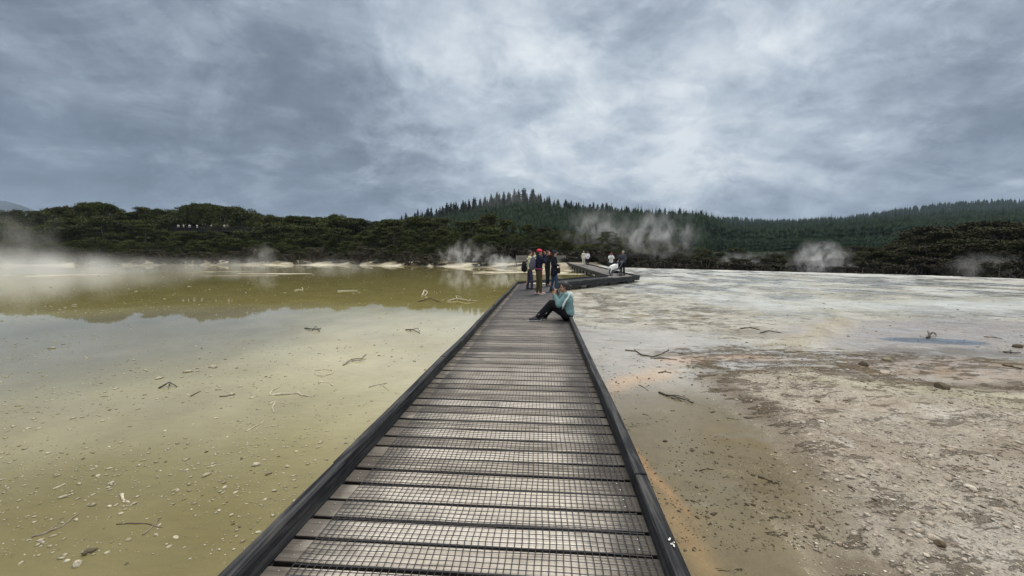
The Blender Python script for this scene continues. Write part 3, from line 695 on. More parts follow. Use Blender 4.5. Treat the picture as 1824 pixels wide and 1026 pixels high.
# plantation forest on the far slopes, uncountable
def forest():
    P = []; Q = []
    n = 26000; px = rng.uniform(650, 2350, n); lY = rng.uniform(0, 1, n) ** 0.8; Y = 84 * (1230 / 84) ** lY
    m = ~((px < 1240) & (Y < 117)) & ~((px < 740) & (Y < 420)) & ~((px < 1235) & (Y > 340) & (Y < 365)) ; px = px[m]; Y = Y[m]
    x = (px - CX) / F * Y; z = hillz(x, Y); H = np.where(Y < 300, rng.uniform(6, 10, len(x)), rng.uniform(9, 14, len(x)) + 7 * fbm(x, Y, 0.02, 3, 88))
    z = np.where(Y < 116, gz(x, Y), z)
    H = np.where(Y < 180, rng.uniform(2.5, 4.5, len(x)), H); H = np.where((px < 1250) & (Y < 320), rng.uniform(6, 10, len(x)), H)
    protos = [star_tiers(np.random.default_rng(500 + i), 5, 0.05, 0.21, 5) for i in range(8)]; Vs = []; Fs = []; c = 0
    for i, (pv, pf) in enumerate(protos):
        sel = np.arange(i, len(x), 8); a = rng.random(len(sel)) * 6.28; w = H[sel] * rng.uniform(0.85, 1.3, len(sel))
        ca, sa = np.cos(a)[:, None] * w[:, None], np.sin(a)[:, None] * w[:, None]
        X_ = pv[None, :, 0] * ca - pv[None, :, 1] * sa + x[sel][:, None]; Y_ = pv[None, :, 0] * sa + pv[None, :, 1] * ca + Y[sel][:, None]; Z_ = pv[None, :, 2] * H[sel][:, None] + z[sel][:, None]
        Vs.append(np.stack([X_, Y_, Z_], 2).reshape(-1, 3)); Fs.append((pf[None] + (np.arange(len(sel)) * len(pv))[:, None, None]).reshape(-1, 3) + c); c += len(sel) * len(pv)
    return mesh_np('forest', np.concatenate(Vs), np.concatenate(Fs))
me = forest(); me.materials.append(LM_FOR); fo = link('forest', me); tag(fo, 'dense dark green plantation forest covering the far hillsides', 'forest', kind='stuff')

# ---------------------------------------------------------------- boardwalk
def wood(name, cols, rough, gscale=(3, 60, 60), dirt=0.5, along='X', edge=False):
    m, bb, p, o = new_mat(name)
    tc = bb.n('ShaderNodeUVMap'); tc = tc.outputs[0]   # uv.x runs along the board, uv.y across, both in metres
    isl = bb.n('ShaderNodeNewGeometry').outputs['Random Per Island']
    comb = bb.n('ShaderNodeCombineXYZ'); bb.put(comb.inputs[2], bb.math('MULTIPLY', isl, 37.0))
    v = bb.vmath('ADD', tc, comb.outputs[0])
    g1 = bb.noise(bb.mapping(v, sc=(2.0, 45, 1)), 1.0, 6, 0.6, 0.6); g2 = bb.noise(bb.mapping(v, sc=(7.0, 190, 1)), 1.0, 4, 0.6, 0.3); g3 = bb.noise(v, 3.2, 5, 0.6)
    f = bb.math('ADD', bb.math('MULTIPLY', g1, 0.9), bb.math('ADD', bb.math('MULTIPLY', g3, 0.3), bb.math('MULTIPLY', bb.math('SUBTRACT', isl, 0.5), 0.34)))
    c = bb.ramp(f, [(0.36, cols[0]), (0.56, cols[1]), (0.76, cols[2])])
    crack = bb.mapr(g2, 0.60, 0.72); c = bb.mix(bb.math('MULTIPLY', crack, 0.65), c, (0.03, 0.026, 0.022, 1))
    dk = bb.mapr(g3, 0.55, 0.75); c = bb.mix(bb.math('MULTIPLY', dk, dirt), c, (0.10, 0.088, 0.07, 1))
    if edge:   # grime that collects against the kerbs
        sx = bb.n('ShaderNodeSeparateXYZ'); bb.put(sx.inputs[0], tc); e = bb.math('ABSOLUTE', bb.math('SUBTRACT', sx.outputs[0], 0.90))
        gr = bb.mapr(bb.math('ADD', e, bb.math('MULTIPLY', bb.math('SUBTRACT', g3, 0.5), 0.5)), 0.52, 0.82)
        c = bb.mix(bb.math('MULTIPLY', gr, 0.85), c, (0.045, 0.040, 0.036, 1))
        bl_ = bb.noise(bb.mapping(bb.n('ShaderNodeNewGeometry').outputs['Position'], loc=(3, 3, 0)), 2.6, 5, 0.65)
        c = bb.mix(bb.math('MULTIPLY', bb.mapr(bl_, 0.52, 0.68), 0.38), c, (0.12, 0.108, 0.09, 1))
    if edge:   # shade of the gaps painted in: sawn board sides coloured near black
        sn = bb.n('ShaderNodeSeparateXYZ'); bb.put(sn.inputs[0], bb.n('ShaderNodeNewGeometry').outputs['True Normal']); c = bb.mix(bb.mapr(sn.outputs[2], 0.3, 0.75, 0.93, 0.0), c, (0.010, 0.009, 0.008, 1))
    bb.put(p.inputs['Base Color'], c); p.inputs['Roughness'].default_value = rough
    p.inputs['Specular IOR Level'].default_value = 0.15
    bump(bb, p, bb.math('SUBTRACT', g1, bb.math('MULTIPLY', crack, 0.6)), 0.6, 0.004)
    return m
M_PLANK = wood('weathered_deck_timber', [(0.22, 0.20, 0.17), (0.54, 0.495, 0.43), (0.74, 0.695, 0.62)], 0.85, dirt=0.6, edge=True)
M_PLANKF = wood('grey_deck_timber', [(0.14, 0.14, 0.135), (0.28, 0.275, 0.265), (0.40, 0.39, 0.37)], 0.5, dirt=0.4)
M_KERB = wood('black_stained_kerb_timber', [(0.006, 0.007, 0.009), (0.017, 0.019, 0.023), (0.085, 0.085, 0.085)], 0.6, dirt=0.1)
M_POST = plain('dark_wet_timber', (0.035, 0.03, 0.026), 0.8, 0.4, 5)
M_WIRE = plain('dark_galvanised_wire', (0.030, 0.032, 0.040), 0.5, 0.2, 3, 0, 0.4)
M_WHITE = plain('white_lichen', (0.8, 0.8, 0.76), 0.9, 0.1)
M_SCREW = plain('screw_metal', (0.5, 0.5, 0.5), 0.35, 0.1, 3, 0, 0.9)

def clip(poly, a, c):          # keep points with a.p >= c
    out = []
    for i in range(len(poly)):
        p, q = poly[i], poly[(i + 1) % len(poly)]; dp = a[0] * p[0] + a[1] * p[1] - c; dq = a[0] * q[0] + a[1] * q[1] - c
        if dp >= 0: out.append(p)
        if dp * dq < 0:
            t = dp / (dp - dq); out.append((p[0] + (q[0] - p[0]) * t, p[1] + (q[1] - p[1]) * t))
    return out
def board_uv(me, o_, u, n, swap=False):
    uv = me.uv_layers.new(name='UVMap'); co = np.empty(len(me.vertices) * 3, np.float32); me.vertices.foreach_get('co', co); co = co.reshape(-1, 3)
    li = np.empty(len(me.loops), np.int32); me.loops.foreach_get('vertex_index', li); P = co[li][:, :2] - np.asarray(o_)
    a = P @ np.asarray(n); c = P @ np.asarray(u)
    d = np.stack([a + 0.0, c + co[li][:, 2] * 1.3], 1) if not swap else np.stack([c, a + co[li][:, 2] * 1.7], 1)
    uv.data.foreach_set('uv', d.astype(np.float32).ravel())
bw = empty('boardwalk', (0, 0, 0)); tag(bw, 'weathered timber boardwalk with dark kerbs and wire netting zigzagging across the mineral flats', 'boardwalk')
PITCH = 0.168
def decking(seg, s0, s1, clips, mat, near=False, zf=deckz):
    m = MB(); s = s0; r = random.Random(5); allp = []
    while s < s1:
        w = PITCH - r.uniform(0.018, 0.031); l0 = seg['l'] - 0.005; l1 = seg['r'] + 0.005
        sk = r.uniform(-0.008, 0.008); q = [(l0, s + sk), (l1, s - sk), (l1, s + w - sk * 0.5), (l0, s + w + sk)]
        poly = [tuple(seg['o'] + seg['n'] * a + seg['u'] * c) for a, c in q]
        for (a, c) in clips: poly = clip(poly, a, c) if len(poly) > 2 else poly
        if len(poly) > 2:
            dz = r.uniform(-0.004, 0.004); cup = 0
            area = sum(poly[i][0] * poly[(i + 1) % len(poly)][1] - poly[(i + 1) % len(poly)][0] * poly[i][1] for i in range(len(poly)))
            if area < 0: poly = poly[::-1]
            m.prism(poly, lambda x, y: float(zf(x, y)) - 0.045 + dz, lambda x, y: float(zf(x, y)) + dz)
        s += PITCH
    me = m.mesh('decking'); board_uv(me, seg['o'] + seg['n'] * seg['l'], seg['u'], seg['n'])
    o = link('decking', me, bw, mat)
    if near:
        b_ = o.modifiers.new('bevel', 'BEVEL'); b_.width = 0.007; b_.segments = 2; b_.limit_method = 'ANGLE'; b_.angle_limit = R(50)
    return o
A_seg2 = (SM['n'], float(SM['n'] @ (SM['o'] + SM['n'] * SM['l'])))
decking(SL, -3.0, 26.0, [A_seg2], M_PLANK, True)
A_right1 = (SL['n'], SL['r'] + 0.006)
A_seg3r = (-SR['n'], float(-SR['n'] @ (SR['o'] + SR['n'] * SR['r'])))
decking(SM, -6.0, 14.0, [A_right1, A_seg3r], M_PLANKF)
decking(SR, -4.0, 31.0, [(-SM['n'], float(-SM['n'] @ (SM['o'] + SM['n'] * (SM['l'] - 0.004))))], M_PLANKF)
decking(S4, 1.2, 16.0, [(-SR['n'], float(-SR['n'] @ (SR['o'] + SR['n'] * (-0.006))))], M_PLANKF, zf=lambda x, y: deckz(x, y))

def kerb(a, c, side, k0=0, top=0.12, th=0.075, mat=M_KERB, zf=deckz, name='kerb'):
    """timber kerb lengths from a to c; side=+1 lies to the right of travel"""
    a = np.array(a); c = np.array(c); u = (c - a) / np.linalg.norm(c - a); n = np.array([u[1], -u[0]]) * side; Lg = np.linalg.norm(c - a); s = 0.0; r = random.Random(int(abs(a[0] * 31 + a[1] * 17)) + 3)
    while s < Lg - 0.05:
        l = min(r.choice([2.4, 2.7, 3.0]), Lg - s)
        if Lg - s - l < 0.7: l = Lg - s
        off = r.uniform(-0.006, 0.008); j = 7
        V = []; bend = r.uniform(-0.020, 0.020); tz = r.uniform(-0.009, 0.009)
        for q in range(j):
            f = q / (j - 1); pp = a + u * (s + 0.003 + (l - 0.006) * f) + n * (off + bend * math.sin(math.pi * f)); z = float(zf(*pp))
            wob = 0.003 * math.sin(q * 2.1 + s)
            for (dn, dz) in ((0, -0.012), (0, top - 0.008 + tz), (0.008, top + tz + wob), (th - 0.010, top + tz + wob - 0.002), (th, top - 0.012 + tz), (th, -0.012)):
                w = pp + n * dn; V.append((w[0], w[1], z + dz))
        Fs = [(q * 6 + k, q * 6 + (k + 1) % 6, (q + 1) * 6 + (k + 1) % 6, (q + 1) * 6 + k) for q in range(j - 1) for k in range(6)] + [tuple(range(5, -1, -1)), tuple(range((j - 1) * 6, j * 6))]
        m = MB(); m.add(V, Fs); me = m.mesh(name); board_uv(me, (0, 0), u, n, True); link(name, me, bw, mat)
        s += l
def fascia(a, c, side, off=0.0, zt=-0.015, zb=-0.19, th=0.045, mat=M_KERB, name='bearer', zf=deckz):
    a = np.array(a); c = np.array(c); u = (c - a) / np.linalg.norm(c - a); n = np.array([u[1], -u[0]]) * side; Lg = np.linalg.norm(c - a); s = 0
    while s < Lg - 0.05:
        l = min(3.6, Lg - s); m = MB(); V = []
        for f in (0.002, l - 0.002):
            pp = a + u * (s + f) + n * off; z = float(zf(*pp))
            for dn, dz in ((0, zb), (0, zt), (th, zt), (th, zb)): w = pp + n * dn; V.append((w[0], w[1], z + dz))
        m.add(V, [(0, 1, 5, 4), (1, 2, 6, 5), (2, 3, 7, 6), (3, 0, 4, 7), (3, 2, 1, 0), (4, 5, 6, 7)]); me = m.mesh(name); board_uv(me, (0, 0), u, n, True); link(name, me, bw, mat); s += l
def posts(a, c, side, every, off=0.0):
    a = np.array(a); c = np.array(c); u = (c - a) / np.linalg.norm(c - a); n = np.array([u[1], -u[0]]) * side; Lg = np.linalg.norm(c - a); s = every * 0.4
    while s < Lg:
        pp = a + u * s + n * off; z = float(deckz(*pp)); g = min(hbase(*pp), 0.0) - 0.3; m = MB()
        m.tube([(pp[0], pp[1], g), (pp[0], pp[1], z - 0.06)], [0.075, 0.07], 8); m.build('post', M_POST, bw); s += every
st0 = SL['o'] + SL['u'] * -3.0
L0 = st0 + SL['n'] * SL['l']; R0 = st0 + SL['n'] * SL['r']
L1 = isect(SL, 'l', SM, 'l'); L2 = isect(SM, 'l', SR, 'l'); L3 = SR['o'] + SR['u'] * 30.5
R1 = isect(SL, 'r', SM, 'r'); R2 = isect(SM, 'r', SR, 'r'); R3 = SR['o'] + SR['n'] * SR['r'] + SR['u'] * 32.0
for a, c, sd_ in ((L0, L1, -1), (L1, L2, -1), (L2, L3, -1), (R0, R1, 1), (R1, R2, 1), (R2, R3, 1)):
    kerb(a, c, sd_); fascia(a, c, sd_, 0.0); posts(a, c, sd_, 2.4, -0.12)
# end of the far walk: near side kerb
kerb(S4['o'] + S4['u'] * 2.3 - S4['n'] * 0.95, S4['o'] + S4['u'] * 16 - S4['n'] * 0.95, -1)
# wire netting
def netting(seg, s0, s1, l0, l1, step, dz=0.010, wd_=0.0032, seed=1, zf=deckz):
    r = np.random.default_rng(seed); V = []; Fs = []; cnt = 0
    def strip(P, side):   # P (n,3) centreline, side (3) half width vector
        nonlocal cnt
        n = len(P); top = np.array([0, 0, wd_ * 0.7])
        v = np.concatenate([P - side, P + top, P + side]); V.append(v); i = np.arange(n - 1)
        Fs.append(np.concatenate([np.stack([i, i + 1, n + i + 1, n + i], 1), np.stack([n + i, n + i + 1, 2 * n + i + 1, 2 * n + i], 1)]) + cnt); cnt += 3 * n
    u3_ = np.array([*seg['u'], 0]); n3_ = np.array([*seg['n'], 0])
    def wob(l, s): return (fbm(l, s, 1.6, 4, 91) - 0.5) * 0.055, (fbm(l, s, 1.6, 4, 92) - 0.5) * 0.055
    ls = np.arange(l0, l1, step); ss = np.linspace(s0, s1, max(2, int((s1 - s0) / 0.12)))
    for l in ls:
        a, c = wob(np.full(ss.shape, l), ss); P = seg['o'][None, :] + (l + a)[:, None] * seg['n'] + (ss + c)[:, None] * seg['u']
        z = zf(P[:, 0], P[:, 1]) + dz + 0.004 * (fbm(ss, ss * 0 + l, 6, 2, 93) - 0.3); strip(np.column_stack([P, z]), n3_ * wd_ * 0.5)
    lss = np.linspace(l0, ls[-1], 22); rows = list(np.arange(s0, s1, step))
    k = s0 + 1.8
    while k < s1: rows += [k + 0.012, k + 0.03 + 0.012]; k += 2.02      # rolls overlap
    for s in rows:
        a, c = wob(lss, np.full(lss.shape, s)); P = seg['o'][None, :] + (lss + a)[:, None] * seg['n'] + (s + c)[:, None] * seg['u']
        z = zf(P[:, 0], P[:, 1]) + dz + 0.002; strip(np.column_stack([P, z]), u3_ * wd_ * 0.5)
    link('wire_netting', mesh_np('wire_netting', np.concatenate(V), np.concatenate(Fs)), bw, M_WIRE)
netting(SL, 0.2, 20.2, -1.14, 0.545, 0.0345, wd_=0.0045)
netting(SM, 1.2, 8.8, 0.12, 1.66, 0.0345)
netting(SR, 1.0, 30.0, 0.15, 1.8, 0.0345)
# fixings along the plank ends
m = MB(); r = random.Random(9)
for k in range(70):
    s = -3.0 + PITCH * (k + 24) + 0.07
    for l in (SL['l'] + 0.07, SL['r'] - 0.09, -0.35):
        if r.random() < 0.8:
            for q in (-0.035, 0.035):
                pp = SL['o'] + SL['n'] * (l + r.uniform(-.01, .01)) + SL['u'] * (s + q); m.ell((pp[0], pp[1], DECK + 0.003), (0.0045, 0.0045, 0.002), 6, 4)
o = m.build('screw_heads', M_SCREW, bw)
pp = SL['o'] + SL['n'] * (SL['r'] + 0.035) + SL['u'] * 1.80; m = MB()
for k in range(9): m.ell((pp[0] + r.gauss(0, .009), pp[1] + r.gauss(0, .02), DECK + 0.121), (r.uniform(.002, .005), r.uniform(.002, .006), 0.0015), 7, 4)
m.build('bird_dropping', M_WHITE, bw)

# ---------------------------------------------------------------- fences at the far walk
M_FENCE = plain('silvered_fence_timber', (0.30, 0.29, 0.27), 0.8, 0.3, 3)
def fence(a, c, zf, h, label):
    a = np.array(a); c = np.array(c); u = (c - a) / np.linalg.norm(c - a); Lg = float(np.linalg.norm(c - a)); ang = math.atan2(u[1], u[0])
    e = empty('fence', (a[0], a[1], zf), ang); tag(e, label, 'fence')
    s = 0.0
    while s <= Lg + 0.01:
        m = MB(); m.box((s, 0, h / 2 - 0.2), (0.05, 0.05, h / 2 + 0.24)); m.build('post', M_FENCE, e, bevel=0.004); s += min(1.8, Lg) if Lg < 3 else Lg / round(Lg / 1.8)
    m = MB(); x = 0.08
    while x < Lg - 0.06: m.box((x, -0.012, h / 2 + 0.03), (0.035, 0.010, h / 2 - 0.07)); x += 0.115
    m.build('palings', M_FENCE, e)
    for z in (0.14, h - 0.08): m = MB(); m.box((Lg / 2, 0.03, z), (Lg / 2, 0.02, 0.045)); m.build('rail', M_FENCE, e)
    m = MB(); m.box((Lg / 2, 0, h + 0.02), (Lg / 2 + 0.05, 0.07, 0.02)); m.build('top_rail', M_FENCE, e)
    return e
fA = AT(920, 467, 59.5); fB = AT(1007, 467, 57.6)
fence(fA[:2], fB[:2], 0.80, 1.0, 'grey paling fence behind the people with hats at the far end of the boardwalk')
fA = AT(1027, 467, 60.5); fB = AT(1036, 467, 60.0)
fence(fA[:2], fB[:2], 0.84, 0.95, 'short piece of grey paling fence behind the couple on the far boardwalk')

# ---------------------------------------------------------------- people
def fabric(name, col, rough=0.85): return plain(name, col, rough, 0.22, 14, 0.006, spec=0.2)
def skinm(name, col):
    m, bb, p, o = new_mat(name); tc = bb.n('ShaderNodeTexCoord').outputs['Object']; n = bb.noise(tc, 12, 4)
    bb.put(p.inputs['Base Color'], bb.vmath('SCALE', tuple(col), scale=bb.mapr(n, 0.3, 0.7, 0.88, 1.1))); p.inputs['Roughness'].default_value = 0.5; p.inputs['Subsurface Weight'].default_value = 0.08
    p.inputs['Subsurface Radius'].default_value = (0.01, 0.004, 0.002); return m
SK_A = skinm('light_skin', (0.42, 0.24, 0.16)); SK_B = skinm('tan_skin', (0.30, 0.16, 0.10)); SK_R = skinm('ruddy_skin', (0.42, 0.17, 0.12))
HAIR = plain('black_hair', (0.012, 0.010, 0.010), 0.45, 0.3, 60, 0.003); HAIRB = plain('brown_hair', (0.05, 0.028, 0.018), 0.5, 0.3, 60, 0.003); HAIRG = plain('grey_hair', (0.35, 0.34, 0.33), 0.6, 0.2, 60, 0.003)
DARK = plain('black_plastic', (0.015, 0.015, 0.018), 0.3, 0.1, 5, 0)
EYE = plain('eye', (0.02, 0.015, 0.012), 0.2, 0, 5, 0); LIP = plain('lips', (0.30, 0.09, 0.08), 0.5, 0.1, 9, 0)
FAB = {k: fabric(k, c) for k, c in dict(teal_jacket=(0.16, 0.275, 0.285), pale_trim=(0.66, 0.75, 0.74), black_cloth=(0.010, 0.010, 0.012), cream_jacket=(0.62, 0.63, 0.42), plum_trousers=(0.045, 0.040, 0.075),
        navy_jacket=(0.012, 0.014, 0.035), olive_trousers=(0.062, 0.055, 0.026), red_cap=(0.75, 0.05, 0.10), blue_jeans=(0.035, 0.065, 0.125), dark_coat=(0.010, 0.012, 0.022), stone_coat=(0.62, 0.59, 0.50), white_shirt=(0.80, 0.80, 0.80),
        lilac_top=(0.76, 0.74, 0.82), grey_trousers=(0.06, 0.065, 0.075), grey_jacket=(0.055, 0.06, 0.085), grey_pack=(0.10, 0.095, 0.14), pink_strap=(0.45, 0.06, 0.11), red_scarf=(0.45, 0.04, 0.04), grey_shirt=(0.55, 0.56, 0.53),
        slate_shoe=(0.07, 0.07, 0.085), pink_shoe=(0.55, 0.38, 0.36), brown_shoe=(0.05, 0.035, 0.03), white_shoe=(0.7, 0.7, 0.72), white_blanket=(0.85, 0.86, 0.86), navy_hood=(0.018, 0.022, 0.045), khaki=(0.2, 0.18, 0.1), blue_top=(0.05, 0.1, 0.25), red_top=(0.3, 0.03, 0.03)).items()}

def skin_mesh(mb, name, voxel, smooth=4, wrinkle=0.0, seed=0):
    """fuses overlapping shapes into one continuous surface"""
    src = bpy.data.objects.new('tmp', mb.mesh(name)); COL.objects.link(src)
    a = src.modifiers.new('r', 'REMESH'); a.mode = 'VOXEL'; a.voxel_size = voxel
    s = src.modifiers.new('s', 'SMOOTH'); s.factor = 0.5; s.iterations = smooth
    dg = bpy.context.evaluated_depsgraph_get(); me = bpy.data.meshes.new_from_object(src.evaluated_get(dg)); me.name = name
    m0 = src.data; bpy.data.objects.remove(src); bpy.data.meshes.remove(m0)
    if wrinkle:
        n = len(me.vertices); co = np.empty(n * 3, np.float32); nr = np.empty(n * 3, np.float32); me.vertices.foreach_get('co', co); me.vertex_normals.foreach_get('vector', nr)
        co = co.reshape(-1, 3); nr = nr.reshape(-1, 3); w = (fbm(co[:, 0] * 9 + co[:, 1] * 6, co[:, 2] * 16 + co[:, 1] * 9, 1, 4, seed) - 0.5) * 2
        co += nr * (w * wrinkle)[:, None]; me.vertices.foreach_set('co', co.ravel())
    me.polygons.foreach_set('use_smooth', np.ones(len(me.polygons), dtype=bool)); me.update(); return me
def hand(m, wrist, d, nrm, side, curl=0.5, sc=1.0):
    """palm, four unequal fingers and a thumb; d points along the palm, nrm out of its back, side towards the thumb"""
    w = Vector(wrist); d = Vector(d).normalized(); nrm = Vector(nrm); nrm = (nrm - d * nrm.dot(d)).normalized(); s = Vector(side); s = (s - d * s.dot(d) - nrm * s.dot(nrm)).normalized()
    m.cap(w - d * 0.02, 0.024 * sc, w + d * 0.02 * sc, 0.024 * sc, 10, 3)
    for k in (-1, -0.33, 0.33, 1): m.cap(w + d * 0.02 * sc + s * 0.012 * k * sc, 0.015 * sc, w + d * 0.075 * sc + s * 0.027 * k * sc, 0.0125 * sc, 8, 3)
    for k, ln in ((-1, 0.058), (-0.33, 0.072), (0.33, 0.078), (1, 0.070)):
        b0 = w + d * 0.080 * sc + s * 0.028 * k * sc; ln *= sc
        d1 = (d * math.cos(curl * 0.6) - nrm * math.sin(curl * 0.6)); d2 = (d * math.cos(curl * 1.7) - nrm * math.sin(curl * 1.7))
        b1 = b0 + d1 * ln * 0.5; b2 = b1 + d2 * ln * 0.5; m.cap(b0, 0.0095 * sc, b1, 0.009 * sc, 8, 3); m.cap(b1, 0.009 * sc, b2, 0.0075 * sc, 8, 3)
    t0 = w + d * 0.02 * sc + s * 0.026 * sc; t1 = t0 + (d * 0.55 + s * 0.75 - nrm * 0.3).normalized() * 0.04 * sc; t2 = t1 + (d * 0.85 + s * 0.15 - nrm * 0.5).normalized() * 0.032 * sc
    m.cap(t0, 0.013 * sc, t1, 0.0105 * sc, 8, 3); m.cap(t1, 0.0105 * sc, t2, 0.0085 * sc, 8, 3)
def Mrot(pitch=0, yaw=0): return Matrix.Rotation(yaw, 3, 'Z') @ Matrix.Rotation(pitch, 3, 'X')
def head(m, c, M, k=1.0):
    c = Vector(c); f = lambda x, y, z: c + M @ Vector((x, y, z)) * k; s = lambda *r: tuple(q * k for q in r)
    m.ell(f(0, -0.012, 0.02), s(0.074, 0.092, 0.092), 16, 12, M); m.ell(f(0, 0.012, -0.04), s(0.060, 0.072, 0.070), 14, 10, M)
    m.ell(f(0, 0.045, -0.085), s(0.034, 0.030, 0.026), 10, 8, M); m.ell(f(0, 0.060, 0.018), s(0.050, 0.022, 0.018), 10, 8, M)
    m.cap(f(0, 0.082, 0.0), 0.009 * k, f(0, 0.100, -0.032), 0.0135 * k, 8, 3); m.ell(f(0, 0.078, -0.064), s(0.024, 0.012, 0.011), 8, 6, M)
    for q in (-1, 1):
        m.ell(f(0.076 * q, -0.008, -0.012), s(0.010, 0.020, 0.032), 8, 6, M); m.ell(f(0.042 * q, 0.048, -0.03), s(0.024, 0.024, 0.026), 8, 6, M)
def face_bits(c, M, parent, k=1.0):
    c = Vector(c); f = lambda x, y, z: c + M @ Vector((x, y, z)) * k
    for q in (-1, 1):
        m = MB(); m.ell(f(0.031 * q, 0.072, -0.004), (0.011 * k, 0.008 * k, 0.006 * k), 8, 6, M); m.build('eye', EYE, parent, True)
        m = MB(); m.tube([f(0.014 * q, 0.083, 0.018), f(0.032 * q, 0.080, 0.023), f(0.050 * q, 0.066, 0.018)], 0.0035 * k, 5); m.build('eyebrow', HAIR, parent, True)
    m = MB(); m.ell(f(0, 0.087, -0.064), (0.023 * k, 0.007 * k, 0.007 * k), 10, 6, M); m.build('lips', LIP, parent, True)

def person(loc, rz, H, label, top, legs, shoe, skin, hair, arms='down', stride=0.06, group=None, coat=0.0, hat=None, hairstyle='short', lean=0.0, yaw=0.0, hpitch=0.0, heavy=1.0, simple=False, jacket_name='jacket', foot_yaw=0.15, split=0.0):
    k = H / 1.75
    e = empty('person', loc, rz); e.scale = (k, k, k); tag(e, label, 'person', group)
    vb, vc = (0.022, 0.026) if simple else (0.0085, 0.013)
    ln = lambda p: (p[0], p[1] + lean * max(0, p[2] - 0.95), p[2])
    hip = 0.095; B = MB()
    fl = [(-0.11, -stride, 0), (0.11, stride, 0)]
    LEG = []
    for q, (fx, fy, _) in zip((-1, 1), fl):
        h = (hip * q, 0, 0.92); kn = (hip * q * 1.05, fy * 0.55 + 0.025, 0.50); an = (fx, fy, 0.09); LEG.append((h, kn, an))
        B.cap(h, 0.085 * heavy, kn, 0.054, 12); B.cap(kn, 0.054, (an[0], an[1] - 0.005, 0.28), 0.052); B.cap((an[0], an[1] - 0.005, 0.28), 0.050, an, 0.036); B.cap(an, 0.036, (an[0] + 0.02 * q, an[1] + 0.15, 0.035), 0.03)
    TOR = [((0, 0, 0.96), (0.165 * heavy, 0.115 * heavy, 0.13)), ((0, 0.005, 1.10), (0.145 * heavy, 0.105 * heavy, 0.16)), ((0, 0.0, 1.28), (0.170 * heavy, 0.118 * heavy, 0.19))]
    for c, r_ in TOR: B.ell(ln(c), r_, 16, 12)
    SH = [ln((0.165 * q * heavy, 0, 1.425)) for q in (-1, 1)]
    B.cap(SH[0], 0.055, SH[1], 0.055); nk0 = ln((0, -0.005, 1.45)); nk1 = ln((0, 0.01, 1.56)); B.cap(nk0, 0.056, nk1, 0.048)
    hc = Vector(ln((0, 0.02, 1.635))); M = Mrot(hpitch, yaw); head(B, hc, M)
    AR = []
    for i, q in enumerate((-1, 1)):
        s = Vector(SH[i]); 
        a = arms if isinstance(arms, str) else arms[i]
        if a == 'photo': el = s + Vector((0.05 * q, 0.20, -0.17)); wr = Vector((0.075 * q, hc.y + 0.20, hc.z - 0.075)); hd = (-q * 0.25, -0.05, 1); hn = (q * 0.6, 0.75, 0); sd2 = (-q * 0.8, -0.5, 0.0); cu = 0.75
        elif a == 'push': el = s + Vector((0.07 * q, 0.05, -0.27)); wr = s + Vector((0.0, 0.30, -0.40)); hd = (-0.1 * q, 1, -0.15); hn = (0.1 * q, 0.2, 1); sd2 = (-q, 0, 0); cu = 1.1
        elif a == 'bent': el = s + Vector((0.06 * q, -0.03, -0.28)); wr = s + Vector((-0.06 * q, 0.19, -0.30)); hd = (-0.5 * q, 1, 0.1); hn = (q, 0.5, 0.2); sd2 = (0, 0, 1); cu = 0.8
        elif a == 'face': el = s + Vector((0.03 * q, 0.17, -0.20)); wr = Vector((0.07 * q, hc.y + 0.12, hc.z - 0.09)); hd = (-q * 0.2, -0.05, 1); hn = (q * 0.9, 0.6, 0); sd2 = (-q * 0.5, -0.8, 0.0); cu = 0.5
        else: el = s + Vector((0.045 * q, -0.02, -0.29)); wr = el + Vector((0.01 * q, 0.06, -0.25)); hd = (0, 0.15, -1); hn = (q, 0, 0); sd2 = (0, 1, 0); cu = 0.45
        AR.append((s, el, wr)); B.cap(s, 0.048, el, 0.039); B.cap(el, 0.040, wr, 0.026)
        if simple: B.cap(wr, 0.03, wr + Vector(hd).normalized() * 0.12, 0.025)
        else: hand(B, wr, hd, hn, sd2, cu)
    body = link('body', skin_mesh(B, 'body', vb, 3), e, skin)
    # clothing
    T = MB(); g = 0.024
    for c, r_ in TOR[(0 if not split else 1):]: T.ell(ln(c), (r_[0] + g, r_[1] + g, r_[2] + 0.01), 16, 12)
    T.cap(SH[0], 0.055 + g * 0.9, SH[1], 0.055 + g * 0.9); T.cap(ln((0, -0.01, 1.44)), 0.075, ln((0, 0, 1.485)), 0.062)
    if coat:
        z = coat
        for q in (-1, 1): T.cap(ln((0.05 * q, 0.0, 1.0)), 0.13, (0.055 * q, 0.0, z + 0.1), 0.145)
    else:
        T.cap(ln((-0.06, 0, 0.95)), 0.125, ln((0.06, 0, 0.95)), 0.125)
    for (s, el, wr) in AR:
        T.cap(s, 0.048 + g, el, 0.040 + g); T.cap(el, 0.041 + g * 0.9, wr - (wr - el).normalized() * 0.035, 0.030 + g * 0.6)
    link(jacket_name, skin_mesh(T, jacket_name, vc, 3, 0.0 if simple else 0.006, 3), e, top)
    P = MB()
    P.ell((0, 0, 0.94), (0.175 * heavy, 0.125 * heavy, 0.115), 16, 12)
    for (h, kn, an) in LEG:
        P.cap(h, 0.095 * heavy, kn, 0.072); P.cap(kn, 0.072, (an[0], an[1] - 0.002, 0.085), 0.062)
    link('trousers', skin_mesh(P, 'trousers', vc, 3, 0.0 if simple else 0.005, 8), e, legs)
